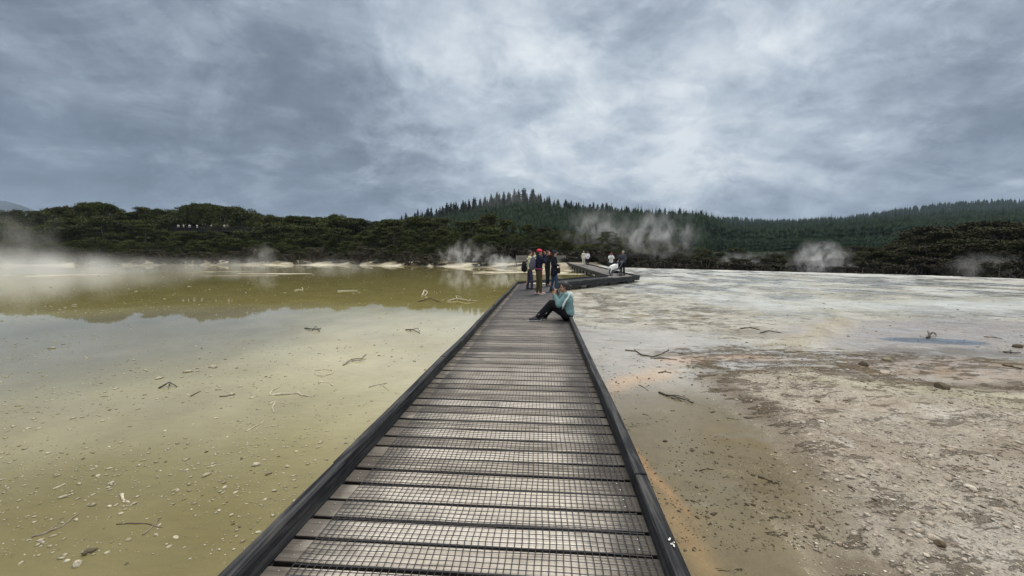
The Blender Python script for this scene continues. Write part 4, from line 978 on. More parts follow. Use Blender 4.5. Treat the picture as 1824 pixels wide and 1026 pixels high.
    for (h, kn, an), q in zip(LEG, (-1, 1)):
        m = MB(); m.cap((an[0], an[1] - 0.03, 0.05), 0.048, (an[0] + 0.02 * q, an[1] + 0.15, 0.04), 0.040, 10); m.cap((an[0], an[1] - 0.01, 0.06), 0.050, (an[0], an[1], 0.12), 0.050, 10); m.cap((an[0], an[1] + 0.02, 0.07), 0.044, (an[0], an[1] + 0.07, 0.055), 0.042, 10)
        for i, v in enumerate(m.V): m.V[i] = (v[0], v[1], max(v[2], 0.004))
        m.build('shoe', shoe, e, True)
        if shoe is FAB['pink_shoe']:
            m = MB(); m.ell((an[0] + 0.01 * q, an[1] + 0.06, 0.014), (0.055, 0.15, 0.013), 14, 6); m.build('shoe_sole', FAB['white_shoe'], e, True)
    f = lambda x, y, z: hc + M @ Vector((x, y, z))
    if hair is not None:
        m = MB(); m.ell(f(0, -0.022, 0.032), (0.086, 0.098, 0.094), 18, 14, M)
        keep = [(v if (M.inverted() @ (Vector(v) - hc)).y < 0.045 or (M.inverted() @ (Vector(v) - hc)).z > 0.055 else tuple(hc + M @ (Vector((M.inverted() @ (Vector(v) - hc))) * 0.8))) for v in m.V]; m.V = keep
        if hairstyle == 'long': m.cap(f(0, -0.07, 0.0), 0.062, f(0, -0.085, -0.17), 0.045)
        link('hair', skin_mesh(m, 'hair', 0.012 if not simple else 0.02, 2), e, hair)
    if hat:
        hm_, brim, bm_ = hat; m = MB(); m.ell(f(0, -0.015, 0.055), (0.094, 0.108, 0.082), 18, 12, M); 
        for i, v in enumerate(m.V):
            l_ = M.inverted() @ (Vector(v) - hc)
            if l_.z < 0.035: l_.z = 0.035; m.V[i] = tuple(hc + M @ l_)
        cp = m.build('cap', hm_, e, True)
        m = MB(); m.ell(f(0, 0.10, 0.040), (0.066, 0.078, 0.008), 16, 6, M @ Matrix.Rotation(R(-10), 3, 'X')); m.build('brim', bm_, cp, True)
    if not simple: face_bits(hc, M, e)
    e['_hc'] = [hc.x, hc.y, hc.z]
    return e
def held(e, name, label, cat, mat, c, h, rot=(0, 0, 0), bevel=0.006, fn=None):
    """a thing carried by a person: top-level, placed from the carrier's own frame"""
    k = e.scale[0]; M = Matrix.Translation(e.location) @ Matrix.Rotation(e.rotation_euler[2], 4, 'Z') @ Matrix.Scale(k, 4)
    loc = M @ Vector(c); o = empty(name, loc, 0); o.rotation_euler = (rot[0], rot[1], rot[2] + e.rotation_euler[2]); tag(o, label, cat)
    return o
def phone(e, label, c, rot=(0, 0, 0)):
    o = held(e, 'phone', label, 'phone', DARK, c, None, rot); m = MB(); m.box((0, 0, 0), (0.075, 0.005, 0.037)); m.build('phone_case', DARK, o, bevel=0.004)
    m = MB(); m.box((0, -0.0062, 0), (0.069, 0.0008, 0.032)); m.build('screen', plain('phone_screen', (0.03, 0.035, 0.05), 0.1, 0.1, 4, 0), o)
    m = MB(); m.ell((-0.055, 0.007, 0.018), (0.009, 0.004, 0.009), 10, 6); m.build('camera_lens', EYE, o, True)
    return o
def backpack(e, label, mat, strap, c=(0, -0.22, 1.18), s=1.0, tilt=0.0, beltmat=None):
    o = held(e, 'backpack', label, 'backpack', mat, c, None, (tilt, 0, 0))
    m = MB(); m.ell((0, 0, 0), (0.16 * s, 0.11 * s, 0.24 * s), 18, 14); m.ell((0, -0.02, -0.12 * s), (0.155 * s, 0.12 * s, 0.14 * s), 16, 10); link('pack_body', skin_mesh(m, 'pack_body', 0.012, 3, 0.006, 5), o, mat)
    m = MB(); m.ell((0, -0.11 * s, -0.09 * s), (0.11 * s, 0.05 * s, 0.12 * s), 14, 10); m.build('front_pocket', mat, o, True)
    for q in (-1, 1):
        m = MB(); m.tube([(0.09 * q, 0.09, 0.20 * s), (0.11 * q, 0.20, 0.29 * s), (0.115 * q, 0.33, 0.22 * s), (0.12 * q, 0.355, 0.05 * s), (0.14 * q, 0.30, -0.09 * s), (0.15 * q, 0.12, -0.17 * s)], 0.017, 6, sx=1.6); m.build('strap', strap, o, True)
    if beltmat:
        m = MB(); m.tube([(0.17, 0.05, -0.20), (0.185, 0.2, -0.22), (0.12, 0.36, -0.20), (0, 0.385, -0.19), (-0.12, 0.36, -0.20), (-0.185, 0.2, -0.22), (-0.17, 0.05, -0.20)], 0.016, 6, sx=1.4); m.build('hip_belt', beltmat, o, True)
        for q in (-1, 1): m = MB(); m.tube([(0.15 * q, 0.30, -0.22), (0.17 * q, 0.31, -0.36), (0.165 * q, 0.30, -0.55)], 0.013, 6); m.build('loose_strap', beltmat, o, True)
    return o

def on_deck(px, py): q = G(px, py, DECK); return (q[0], q[1], DECK + 0.012)
RGT = R(-90)
# cream jacket, far left of the group
e = person(on_deck(943.5, 516), R(-85), 1.64, 'person in a cream jacket and plum trousers photographing, black backpack on', FAB['cream_jacket'], FAB['plum_trousers'], FAB['slate_shoe'], SK_A, HAIR, 'photo', 0.09)
backpack(e, 'black backpack worn low over the cream jacket', FAB['black_cloth'], FAB['black_cloth'], (0, -0.24, 1.04), 0.95, 0.15)
phone(e, 'dark phone held up by the person in the cream jacket', (0, 0.27, 1.625))
# pink-red cap
e = person(on_deck(959.5, 524.5), R(-82), 1.66, 'person in a red cap, navy jacket and olive trousers holding a phone up', FAB['navy_jacket'], FAB['olive_trousers'], FAB['pink_shoe'], SK_A, HAIR, 'photo', 0.05, hat=(FAB['red_cap'], 1, FAB['red_cap']), lean=0.02, heavy=1.08, hairstyle='long')
backpack(e, 'grey violet hiking backpack with pink hip straps on the person in the red cap', FAB['grey_pack'], FAB['navy_jacket'], (0, -0.23, 1.22), 1.0, 0.0, FAB['pink_strap'])
phone(e, 'dark phone held up by the person in the red cap', (0, 0.29, 1.645))
# behind, hands to the face
e = person(on_deck(975, 510.5), R(-125), 1.66, 'person dressed in black with both hands raised to the face, behind the red cap', FAB['black_cloth'], FAB['black_cloth'], FAB['slate_shoe'], SK_R, HAIRB, 'face', 0.04)
# coat, dark cap, jeans
e = person(on_deck(986.5, 519), R(-80), 1.62, 'person in a long dark coat, dark cap with a pale brim and blue jeans', FAB['dark_coat'], FAB['blue_jeans'], FAB['brown_shoe'], SK_A, HAIR, ('down', 'bent'), 0.10, coat=0.66, hat=(FAB['navy_hood'], 1, FAB['pale_trim']), hairstyle='long', jacket_name='coat')
o = held(e, 'shoulder_bag', 'small black bag with a long strap hanging in front of the dark coat', 'bag', None, (0.20, 0.13, 0.90), None)
m = MB(); m.box((0, 0, 0), (0.05, 0.075, 0.11)); m.build('bag_body', FAB['black_cloth'], o, bevel=0.02)
m = MB(); m.tube([(0, -0.06, 0.10), (-0.02, -0.07, 0.30), (-0.05, -0.12, 0.50), (-0.02, -0.02, 0.30), (0, 0.06, 0.10)], 0.009, 6); m.build('strap', FAB['black_cloth'], o, True)
# couple walking
q = AT(1039.5, 471, 46.5)
e = person((q[0], q[1], float(deckz(q[0], q[1])) + 0.012), R(176), 1.68, 'walking person in a stone coloured coat and pale trousers, one of a couple', FAB['stone_coat'], FAB['stone_coat'], FAB['slate_shoe'], SK_A, HAIRG, 'down', 0.13, coat=0.82, jacket_name='coat')
q = AT(1046.5, 471.5, 45.2)
e = person((q[0], q[1], float(deckz(q[0], q[1])) + 0.012), R(183), 1.62, 'walking person in a lilac white top and black trousers, one of a couple', FAB['lilac_top'], FAB['black_cloth'], FAB['white_shoe'], SK_R, HAIRB, ('bent', 'bent'), 0.12)
# white shirt photographing
q = AT(1088, 485, 32.6)
e = person((q[0], q[1], float(deckz(q[0], q[1])) + 0.012), R(172), 1.60, 'person in an open white shirt and grey trousers taking a photo behind the stroller', FAB['white_shirt'], FAB['grey_trousers'], FAB['slate_shoe'], SK_R, HAIRB, 'photo', 0.04, jacket_name='shirt')
phone(e, 'dark phone held up by the person in the white shirt', (0, 0.27, 1.625))
m = MB(); m.ell((0, 0.03, 1.665), (0.098, 0.10, 0.088), 16, 10); m.cap((0.0, -0.04, 1.66), 0.085, (0, -0.05, 1.50), 0.07)
for i, v in enumerate(m.V): m.V[i] = v if not (v[1] > 0.06 and v[2] < 1.70) else (v[0] * 0.85, 0.05, v[2])
m.build('head_scarf', FAB['red_scarf'], e, True)
m = MB(); m.ell((0, 0.125, 1.15), (0.085, 0.03, 0.22), 14, 10); m.build('undershirt', FAB['grey_shirt'], e, True)
# man at the stroller
man = person(on_deck(1109, 491.2), R(128), 1.77, 'grey haired man in a slate jacket and dark trousers standing at the stroller', FAB['grey_jacket'], FAB['black_cloth'], FAB['brown_shoe'], SK_A, HAIRG, 'push', 0.03, heavy=1.12)
# stroller
sp = on_deck(1097, 491.8); st = empty('stroller', sp, R(95)); tag(st, 'baby stroller with a navy hood and a white blanket over it', 'stroller')
FR = plain('stroller_frame', (0.30, 0.31, 0.33), 0.4, 0.1, 4, 0, 0.7)
for (x, y, r_) in ((-0.25, -0.28, 0.13), (0.25, -0.28, 0.13), (-0.16, 0.36, 0.095), (0.16, 0.36, 0.095)):
    m = MB(); pts = [(x, y + (r_ - 0.02) * math.cos(a), r_ + (r_ - 0.02) * math.sin(a)) for a in np.linspace(0, 2 * math.pi, 21)]; m.tube(pts, 0.02, 8, False); w = m.build('wheel', DARK, st, True)
    m = MB(); m.ell((x, y, r_), (0.02, 0.03, 0.03), 10, 8)
    for a in np.linspace(0, math.pi, 4)[:3]: m.tube([(x, y - (r_ - .03) * math.cos(a), r_ - (r_ - .03) * math.sin(a)), (x, y + (r_ - .03) * math.cos(a), r_ + (r_ - .03) * math.sin(a))], 0.006, 5)
    m.build('rim', FR, w, True)
m = MB()
for q in (-1, 1):
    m.tube([(0.25 * q, -0.28, 0.14), (0.235 * q, -0.10, 0.50), (0.23 * q, -0.30, 0.82), (0.225 * q, -0.42, 1.02)], 0.014, 7); m.tube([(0.16 * q, 0.36, 0.10), (0.2 * q, 0.28, 0.24), (0.225 * q, -0.02, 0.55)], 0.014, 7); m.tube([(0.25 * q, -0.28, 0.15), (0.19 * q, 0.32, 0.20)], 0.011, 6)
m.tube([(-0.25, -0.28, 0.14), (0.25, -0.28, 0.14)], 0.011, 6)
m.build('frame', FR, st, True)
m = MB(); m.tube([(-0.225, -0.42, 1.02), (-0.12, -0.46, 1.035), (0.12, -0.46, 1.035), (0.225, -0.42, 1.02)], 0.019, 8); m.build('handlebar', DARK, st, True)
m = MB(); m.ell((0, 0.02, 0.27), (0.20, 0.30, 0.10), 16, 8); m.build('storage_basket', FAB['black_cloth'], st, True)
m = MB(); m.ell((0, -0.02, 0.58), (0.215, 0.30, 0.15), 18, 10); m.cap((0, -0.22, 0.6), 0.15, (0, -0.30, 0.8), 0.13); link('seat', skin_mesh(m, 'seat', 0.015, 3), st, FAB['navy_hood'])
m = MB(); m.ell((0, -0.16, 0.84), (0.21, 0.22, 0.17), 20, 12)
for i, v in enumerate(m.V): m.V[i] = v if v[2] > 0.78 else (v[0], v[1], 0.78)
m.build('hood', FAB['navy_hood'], st, True)
bl = empty('blanket', (sp[0], sp[1], sp[2]), R(95)); tag(bl, 'white blanket draped over the front of the baby stroller', 'blanket')
nx, ny = 26, 30; V = []
for j in range(ny):
    for i_ in range(nx):
        a = (i_ / (nx - 1) - 0.5) * 2; c = j / (ny - 1); y = -0.05 + 0.52 * c; d = max(0, abs(a) - 0.62); x = 0.25 * np.sign(a) * (min(abs(a), 0.62) / 0.62) * (1 + 0.05 * math.sin(c * 9)) + 0.03 * math.sin(c * 14 + a * 3) * d
        z = 0.86 - 0.20 * c ** 1.4 - 0.03 * (a * a) - d * 0.72 + 0.014 * math.sin(a * 9 + c * 7) - max(0, c - 0.85) * 0.9; V.append((x, y, z))
i_ = (np.arange(ny - 1)[:, None] * nx + np.arange(nx - 1)[None, :]).ravel()
bo = link('cloth', mesh_np('cloth', V, np.stack([i_, i_ + 1, i_ + nx + 1, i_ + nx], 1), True), bl, FAB['white_blanket']); mm = bo.modifiers.new('thick', 'SOLIDIFY'); mm.thickness = 0.012

# seated person, back against the right kerb, facing left
sx_, sy_ = G(1012, 571.5, DECK)[:2]
e = empty('person', (sx_ - 0.02, sy_, DECK + 0.012), R(90)); tag(e, 'person in a teal hooded jacket and black trousers sitting on the deck photographing', 'person')
seat = e
B = MB()
hipL, hipR = (-0.10, 0.02, 0.12), (0.10, 0.02, 0.12)
kL, kR = (-0.11, 0.37, 0.40), (0.13, 0.33, 0.30); aL, aR = (-0.09, 0.66, 0.085), (0.10, 0.50, 0.075)
for h, kn, an in ((hipL, kL, aL), (hipR, kR, aR)):
    B.cap(h, 0.085, kn, 0.056); B.cap(kn, 0.056, an, 0.038); B.cap(an, 0.036, (an[0], an[1] + 0.15, 0.035), 0.03)
TOR = [((0, 0.0, 0.13), (0.165, 0.13, 0.125)), ((0, -0.005, 0.28), (0.145, 0.11, 0.16)), ((0, 0.015, 0.43), (0.168, 0.118, 0.16))]
for c, r_ in TOR: B.ell(c, r_, 16, 12)
sL, sR = Vector((-0.165, 0.045, 0.555)), Vector((0.165, 0.045, 0.555)); B.cap(sL, 0.055, sR, 0.055)
B.cap((0, 0.04, 0.58), 0.053, (0, 0.065, 0.66), 0.047)
hc = Vector((0, 0.075, 0.735)); Mh = Mrot(R(-5)); head(B, hc, Mh, 1.0)
eL, wL = Vector((-0.20, 0.21, 0.375)), Vector((-0.075, 0.295, 0.575)); eR, wR = Vector((0.20, 0.21, 0.385)), Vector((0.075, 0.30, 0.585))
for s, el, wr in ((sL, eL, wL), (sR, eR, wR)): B.cap(s, 0.047, el, 0.038); B.cap(el, 0.039, wr, 0.026)
hand(B, wL, (0.15, -0.02, 1), (-0.7, 0.7, 0), (0.7, -0.6, 0.1), 0.8); hand(B, wR, (-0.15, -0.02, 1), (0.7, 0.7, 0), (-0.7, -0.6, 0.1), 0.8)
link('body', skin_mesh(B, 'body', 0.006, 3), e, SK_A)
T = MB(); g = 0.030
for c, r_ in TOR: T.ell((c[0], c[1], max(c[2], 0.185)), (r_[0] + g, r_[1] + g, r_[2] + 0.01), 18, 12)
T.cap(sL, 0.082, sR, 0.082)
for s, el, wr in ((sL, eL, wL), (sR, eR, wR)): T.cap(s, 0.048 + g, el, 0.042 + g); T.cap(el, 0.044 + g, wr - (wr - el).normalized() * 0.02, 0.036)
link('jacket', skin_mesh(T, 'jacket', 0.010, 3, 0.009, 6), e, FAB['teal_jacket'])
m = MB(); m.cap((-0.07, -0.055, 0.585), 0.055, (0.07, -0.055, 0.585), 0.055); m.cap((-0.05, -0.09, 0.555), 0.05, (0.05, -0.09, 0.555), 0.05); m.cap((-0.085, -0.02, 0.61), 0.035, (-0.075, 0.05, 0.61), 0.028); m.cap((0.085, -0.02, 0.61), 0.035, (0.075, 0.05, 0.61), 0.028)
link('hood', skin_mesh(m, 'hood', 0.009, 3, 0.006, 2), e, FAB['pale_trim'])
for q, s, el, wr in ((-1, sL, eL, wL), (1, sR, eR, wR)):
    m = MB(); o1 = Vector((0.062 * q, -0.038, 0.02)); m.tube([s + Vector((0.02 * q, -0.05, 0.06)), s + o1 * 1.0 + Vector((0, 0, -0.02)), (s + el) / 2 + o1 + Vector((0, -0.012, -0.02)), el + o1 * 0.9 + Vector((0, -0.05, -0.03)), el + Vector((0.03 * q, -0.075, -0.09))], [0.014, 0.028, 0.034, 0.036, 0.02], 8, sx=0.6); m.build('sleeve_stripe', FAB['pale_trim'], e, True)
P = MB(); P.ell((0, 0.01, 0.125), (0.18, 0.145, 0.122), 16, 12)
for h, kn, an in ((hipL, kL, aL), (hipR, kR, aR)):
    an = Vector(an); kn = Vector(kn); P.cap(h, 0.100, kn, 0.078); P.cap(kn, 0.078, kn + (an - kn) * 0.97, 0.064)
for i, v in enumerate(P.V): P.V[i] = (v[0], v[1], max(v[2], 0.002))
link('trousers', skin_mesh(P, 'trousers', 0.010, 3, 0.008, 9), e, FAB['black_cloth'])
for an in (aL, aR):
    m = MB(); m.cap((an[0], an[1] - 0.02, 0.05), 0.048, (an[0], an[1] + 0.165, 0.04), 0.038, 12); m.cap((an[0], an[1], 0.07), 0.049, (an[0], an[1] - 0.015, 0.125), 0.049, 12); m.cap((an[0], an[1] + 0.02, 0.085), 0.044, (an[0], an[1] + 0.09, 0.055), 0.042, 12)
    for i, v in enumerate(m.V): m.V[i] = (v[0], v[1], max(v[2], 0.012))
    sh = link('shoe', skin_mesh(m, 'shoe', 0.008, 2), e, FAB['slate_shoe'])
    m = MB(); m.ell((an[0], an[1] + 0.07, 0.010), (0.052, 0.155, 0.010), 16, 6); m.build('sole', FAB['grey_shirt'], sh, True)
    m = MB(); m.tube([(an[0], an[1] - 0.045, 0.135), (an[0], an[1] - 0.020, 0.165)], 0.058, 14); m.build('sock', FAB['grey_shirt'], e, True)
m = MB(); fh = lambda x, y, z: hc + Mh @ Vector((x, y, z)); m.ell(fh(0, -0.028, 0.032), (0.088, 0.100, 0.098), 20, 16, Mh)
for i, v in enumerate(m.V):
    l_ = Mh.inverted() @ (Vector(v) - hc)
    if l_.y > 0.035 and l_.z < 0.045: m.V[i] = tuple(hc + Mh @ (l_ * 0.82))
m.ell(fh(0, -0.135, 0.0), (0.042, 0.045, 0.042), 14, 10, Mh); m.cap(fh(0, -0.09, 0.0), 0.045, fh(0, -0.12, 0.0), 0.03); m.cap(fh(-0.07, -0.02, -0.02), 0.024, fh(0, -0.08, -0.045), 0.035); m.cap(fh(0.07, -0.02, -0.02), 0.024, fh(0, -0.08, -0.045), 0.035)
link('hair', skin_mesh(m, 'hair', 0.008, 2, 0.003, 4), e, HAIR)
face_bits(hc, Mh, e)
phone(e, 'dark phone held up in both hands by the seated person', (0, 0.315, 0.70))

# ---------------------------------------------------------------- lookout among the trees, people on it
YL = 93.0; pL0 = AT(306, 409, YL); pL1 = AT(468, 409, YL); zd = AT(380, 411.5, YL)[2]
lk = empty('viewing_platform', ((pL0[0] + pL1[0]) / 2, YL, zd)); tag(lk, 'dark timber viewing platform with a rail high among the trees behind the lake', 'viewing platform')
hw = (pL1[0] - pL0[0]) / 2; DK2 = plain('dark_platform_timber', (0.02, 0.018, 0.018), 0.8, 0.3, 2)
m = MB(); m.box((0, 1.0, -0.1), (hw, 1.2, 0.1)); m.build('deck', DK2, lk); m = MB(); m.box((0, -0.25, 0.95), (hw, 0.05, 0.06)); m.build('handrail', DK2, lk)
m = MB()
for z_ in (0.15, 0.35, 0.55, 0.75): m.box((0, -0.24, z_), (hw, 0.015, 0.035))
m.build('balustrade', DK2, lk)
for k in range(13): x = -hw + 0.1 + (2 * hw - 0.2) * k / 12; m = MB(); m.box((x, -0.25, 0.40), (0.06, 0.03, 0.52)); m.build('rail_post', DK2, lk)
for k in range(5): x = -hw + 0.4 + (2 * hw - 0.8) * k / 4; m = MB(); m.box((x, 0.2, -3.2), (0.12, 0.12, 3.0)); m.build('post', DK2, lk)
gp = 'visitors on the viewing platform'
tops_ = ['grey_shirt', 'stone_coat', 'navy_jacket', 'grey_shirt', 'lilac_top', 'black_cloth', 'navy_jacket', 'grey_shirt', 'navy_jacket', 'black_cloth', 'grey_shirt', 'khaki']
base_ = {}
for k, (px, tn) in enumerate(zip([317, 325, 329, 336, 349, 360, 364, 375, 379, 388, 399, 404], tops_)):
    if tn not in base_:
        pe = person((0, 0, 0), R(180), random.uniform(1.6, 1.76), 'small distant visitor at the rail of the viewing platform among the trees', FAB[tn], FAB['black_cloth'], FAB['slate_shoe'], SK_A, HAIR, 'down', 0.03, gp, simple=True); base_[tn] = pe
    else:
        src = base_[tn]; pe = src.copy(); COL.objects.link(pe)
        for ch in src.children:
            c2 = ch.copy(); COL.objects.link(c2); c2.parent = pe
    pe.location = (AT(px, 409, YL + 0.35)[0], YL + 0.3 + random.uniform(0, 0.5), zd); pe.rotation_euler[2] = R(180 + random.uniform(-40, 40))

# ---------------------------------------------------------------- driftwood, stones, chips
M_DRIFT = plain('bleached_driftwood', (0.50, 0.46, 0.35), 0.8, 0.35, 25); M_STICK = plain('wet_dark_stick', (0.065, 0.052, 0.04), 0.7, 0.4, 25); M_MID = plain('grey_driftwood', (0.24, 0.21, 0.17), 0.8, 0.35, 25)
def stone_mat(name, cols):
    m, bb, p, o = new_mat(name); isl = bb.n('ShaderNodeNewGeometry').outputs['Random Per Island']; ri = bb.n('ShaderNodeObjectInfo').outputs['Random']
    tc = bb.n('ShaderNodeNewGeometry').outputs['Position']; n = bb.noise(tc, 60, 4, 0.6)
    f = bb.math('FRACT', bb.math('ADD', isl, ri)); c = bb.ramp(f, [(k / (len(cols) - 1), q) for k, q in enumerate(cols)]); bb.put(p.inputs['Base Color'], bb.vmath('SCALE', c, scale=bb.mapr(n, 0.3, 0.7, 0.7, 1.25))); p.inputs['Roughness'].default_value = 0.85; bump(bb, p, n, 0.6, 0.006); return m
M_CHIP = stone_mat('pale_pumice', [(0.36, 0.33, 0.23), (0.50, 0.47, 0.35), (0.24, 0.21, 0.14), (0.58, 0.55, 0.43), (0.40, 0.36, 0.26)])
M_GRAV = stone_mat('sinter_gravel', [(0.28, 0.225, 0.17), (0.50, 0.44, 0.36), (0.38, 0.32, 0.25), (0.60, 0.55, 0.47), (0.20, 0.15, 0.11), (0.66, 0.62, 0.54)])
M_DST = stone_mat('dark_stone', [(0.06, 0.05, 0.035), (0.12, 0.09, 0.05), (0.09, 0.08, 0.06)])
def wz(x, y):
    return 0.0 if float(lake_mask(np.array([x]), np.array([y]))[0]) > 0.5 else hbase(x, y)
def stick(pxy, w, mat, label, branches=(), name='driftwood_branch', cat='branch', lift=0.0):
    w = w * 0.78; P = [G(a, c)[:2] for a, c in pxy]; r = random.Random(int(pxy[0][0] * 7 + pxy[0][1])); o0 = P[0]; z0 = wz(*o0)
    def sm(P, w0, w1):
        pts = []; 
        for i in range(len(P) - 1):
            for q in range(4): t = q / 4; pts.append(P[i] * (1 - t) + P[i + 1] * t)
        pts.append(P[-1]); n = len(pts)
        out = []
        for i, p_ in enumerate(pts):
            j = w0 * 0.5; out.append((p_[0] - o0[0] + r.uniform(-j, j), p_[1] - o0[1] + r.uniform(-j, j), wz(*p_) - z0 + w0 * 0.45 + lift * math.sin(math.pi * i / (n - 1)) + r.uniform(-.3, .3) * w0))
        return out, [w0 + (w1 - w0) * i / (n - 1) * 1.0 for i in range(n)]
    m = MB(); a, rad = sm(P, w, w * 0.45); m.tube(a, [q * r.uniform(.85, 1.15) for q in rad], 7)
    for br in branches:
        Q = [G(x, y)[:2] for x, y in br]; a, rad = sm(Q, w * 0.6, w * 0.25); m.tube(a, rad, 6)
    o = m.build(name, mat, None, True); o.location = (o0[0], o0[1], z0); tag(o, label, cat); return o
stick([(480, 704), (510, 703), (531, 701), (537, 705), (556, 707)], 0.020, M_DRIFT, 'long bleached driftwood branch lying in the shallow lake beside the walk', [[(480, 704), (484, 697), (498, 690)]])
stick([(479, 721), (490, 716), (485, 728), (489, 735)], 0.013, M_DRIFT, 'hooked pale twig just below the long bleached branch', [[(490, 716), (512, 720)]])
stick([(612, 651), (626, 643), (643, 642), (652, 632)], 0.018, M_MID, 'grey driftwood stick with an upturned pale tip near the middle of the left shallows', [[(626, 643), (640, 646), (652, 640)]], lift=0.03)
stick([(561, 661), (578, 659), (592, 660), (592, 666), (578, 670), (566, 670), (560, 665)], 0.015, M_DRIFT, 'pale twig curled into a ring in the left shallows')
stick([(567, 681), (588, 682), (596, 690), (600, 695)], 0.014, M_DRIFT, 'short forked pale twig under the curled ring twig', [[(588, 682), (593, 678)]])
stick([(657, 690), (672, 686), (690, 683)], 0.009, M_MID, 'thin brown twig near the left kerb', [[(682, 687), (693, 697)]])
stick([(543, 585), (556, 589), (567, 590), (571, 585)], 0.022, M_STICK, 'tangled dark twig with a white tip in the far left shallows', [[(556, 589), (563, 584), (570, 592)]], lift=0.04)
stick([(722, 588), (735, 591), (748, 594)], 0.020, M_STICK, 'tangle of dark twigs near the left kerb beyond the curled twig', [[(730, 589), (744, 588), (748, 591)]], lift=0.04)
stick([(283, 692), (294, 690), (303, 686), (315, 690)], 0.015, M_STICK, 'forked dark twig arched out of the left shallows', [[(303, 686), (300, 693)]], lift=0.04)
stick([(392, 707), (404, 706), (420, 703)], 0.012, M_STICK, 'short straight dark twig lying right of the arched dark twig')
stick([(340, 706), (347, 702), (358, 697)], 0.012, M_STICK, 'short slanting dark twig lying just right of the forked arched twig')
stick([(438, 769), (452, 762), (464, 755), (472, 750)], 0.010, M_DRIFT, 'thin pale twig leading to a pale lump of pumice')
stick([(368, 833), (395, 828), (425, 818), (452, 810)], 0.0045, M_DRIFT, 'long thin pale reed in the left shallows ending at a dark pebble')
stick([(217, 881), (219, 888), (222, 896)], 0.014, M_DRIFT, 'stubby cream stick standing out in the lower left shallows', name='driftwood_stick', cat='stick')
stick([(208, 934), (235, 933), (262, 933), (272, 936)], 0.0055, M_STICK, 'long thin dark stem in the lower left shallows')
stick([(255, 953), (268, 943), (284, 925)], 0.009, M_MID, 'pointed grey splinter crossing the thin dark stem', [[(272, 936), (288, 940)]])
stick([(58, 957), (82, 950), (110, 938), (134, 920), (141, 915)], 0.009, M_MID, 'long brown grey branch in the lower left corner', [[(82, 950), (98, 937), (104, 930)]])
stick([(97, 872), (105, 868), (116, 863)], 0.013, M_DRIFT, 'flat pale piece of bark in the lower left shallows', name='driftwood_stick', cat='stick')
stick([(602, 519), (620, 518), (638, 518)], 0.045, M_DRIFT, 'pale straight driftwood pole floating in the far lake')
stick([(525, 518), (532, 516), (540, 517), (538, 512)], 0.035, M_DRIFT, 'small forked pale driftwood floating in the far lake')
stick([(752, 527), (756, 521), (762, 525), (757, 528)], 0.045, M_DRIFT, 'tangled pale driftwood in the far lake near the walk', [[(756, 521), (760, 520)]], lift=0.1)
stick([(745, 538), (758, 536), (770, 535), (785, 539)], 0.035, M_STICK, 'dark driftwood branch in the far lake near the walk', lift=0.06)
stick([(797, 537), (815, 534), (835, 538), (850, 536)], 0.035, M_DRIFT, 'pale tangled branch in the far lake beside the left kerb', [[(815, 534), (812, 529), (822, 530)], [(835, 538), (840, 534)]], lift=0.05)
stick([(1113, 627), (1133, 629), (1142, 636), (1165, 639), (1181, 633), (1191, 627)], 0.020, M_STICK, 'long curved dark branch lying on the wet flat right of the walk', [[(1133, 629), (1130, 625)], [(1191, 627), (1190, 624)]])
stick([(1158, 642), (1180, 643), (1205, 646)], 0.016, M_STICK, 'straight dark twig below the long curved branch')
stick([(1172, 670), (1185, 668), (1196, 670)], 0.014, M_STICK, 'small crossed dark twig on the wet flat', [[(1180, 670), (1187, 664)]])
stick([(1174, 704), (1186, 710), (1200, 713), (1212, 716), (1236, 723)], 0.018, M_STICK, 'clump of dark matted twigs on the wet flat near the orange stain', [[(1186, 710), (1206, 711), (1228, 717)], [(1195, 714), (1215, 720)]], lift=0.015)
stick([(1138, 690), (1147, 695), (1155, 701)], 0.008, M_STICK, 'thin curved twig on the orange stain beside the walk')
stick([(1319, 588), (1335, 586), (1350, 589)], 0.030, M_STICK, 'gnarled dark twig on the pale crust beyond the wet flat')
stick([(1355, 596), (1370, 592), (1392, 596)], 0.020, M_STICK, 'thin curved dark twig right of the gnarled one')
stick([(1652, 604), (1660, 600), (1668, 599)], 0.030, M_STICK, 'dark forked stick lying beside the blue pool', [[(1655, 604), (1652, 597), (1656, 602)]], lift=0.08)
stick([(1753, 602), (1770, 603), (1786, 605)], 0.018, M_STICK, 'straight brown stick on the grey pool right of the blue hole')
stick([(1787, 655), (1803, 658), (1820, 662)], 0.026, M_STICK, 'thick dark stick at the right side of the orange crust', name='driftwood_stick', cat='stick')
stick([(1350, 857), (1360, 860), (1373, 865)], 0.014, M_STICK, 'short thick dark brown stick lying on the olive mud', name='driftwood_stick', cat='stick')
stick([(1560, 932), (1573, 938), (1590, 948), (1598, 950)], 0.010, M_MID, 'pale brown splintered twig at the edge of the gravel')
stick([(1617, 830), (1628, 834), (1640, 841)], 0.008, M_STICK, 'thin dark twig on the pale gravel')
stick([(1246, 846), (1258, 842), (1271, 844)], 0.007, M_STICK, 'small thin twig on the olive mud near the kerb')
stick([(1788, 629), (1800, 632), (1818, 630)], 0.018, M_STICK, 'branching dark twig right of the blue pool', [[(1800, 632), (1799, 624)]], lift=0.02)

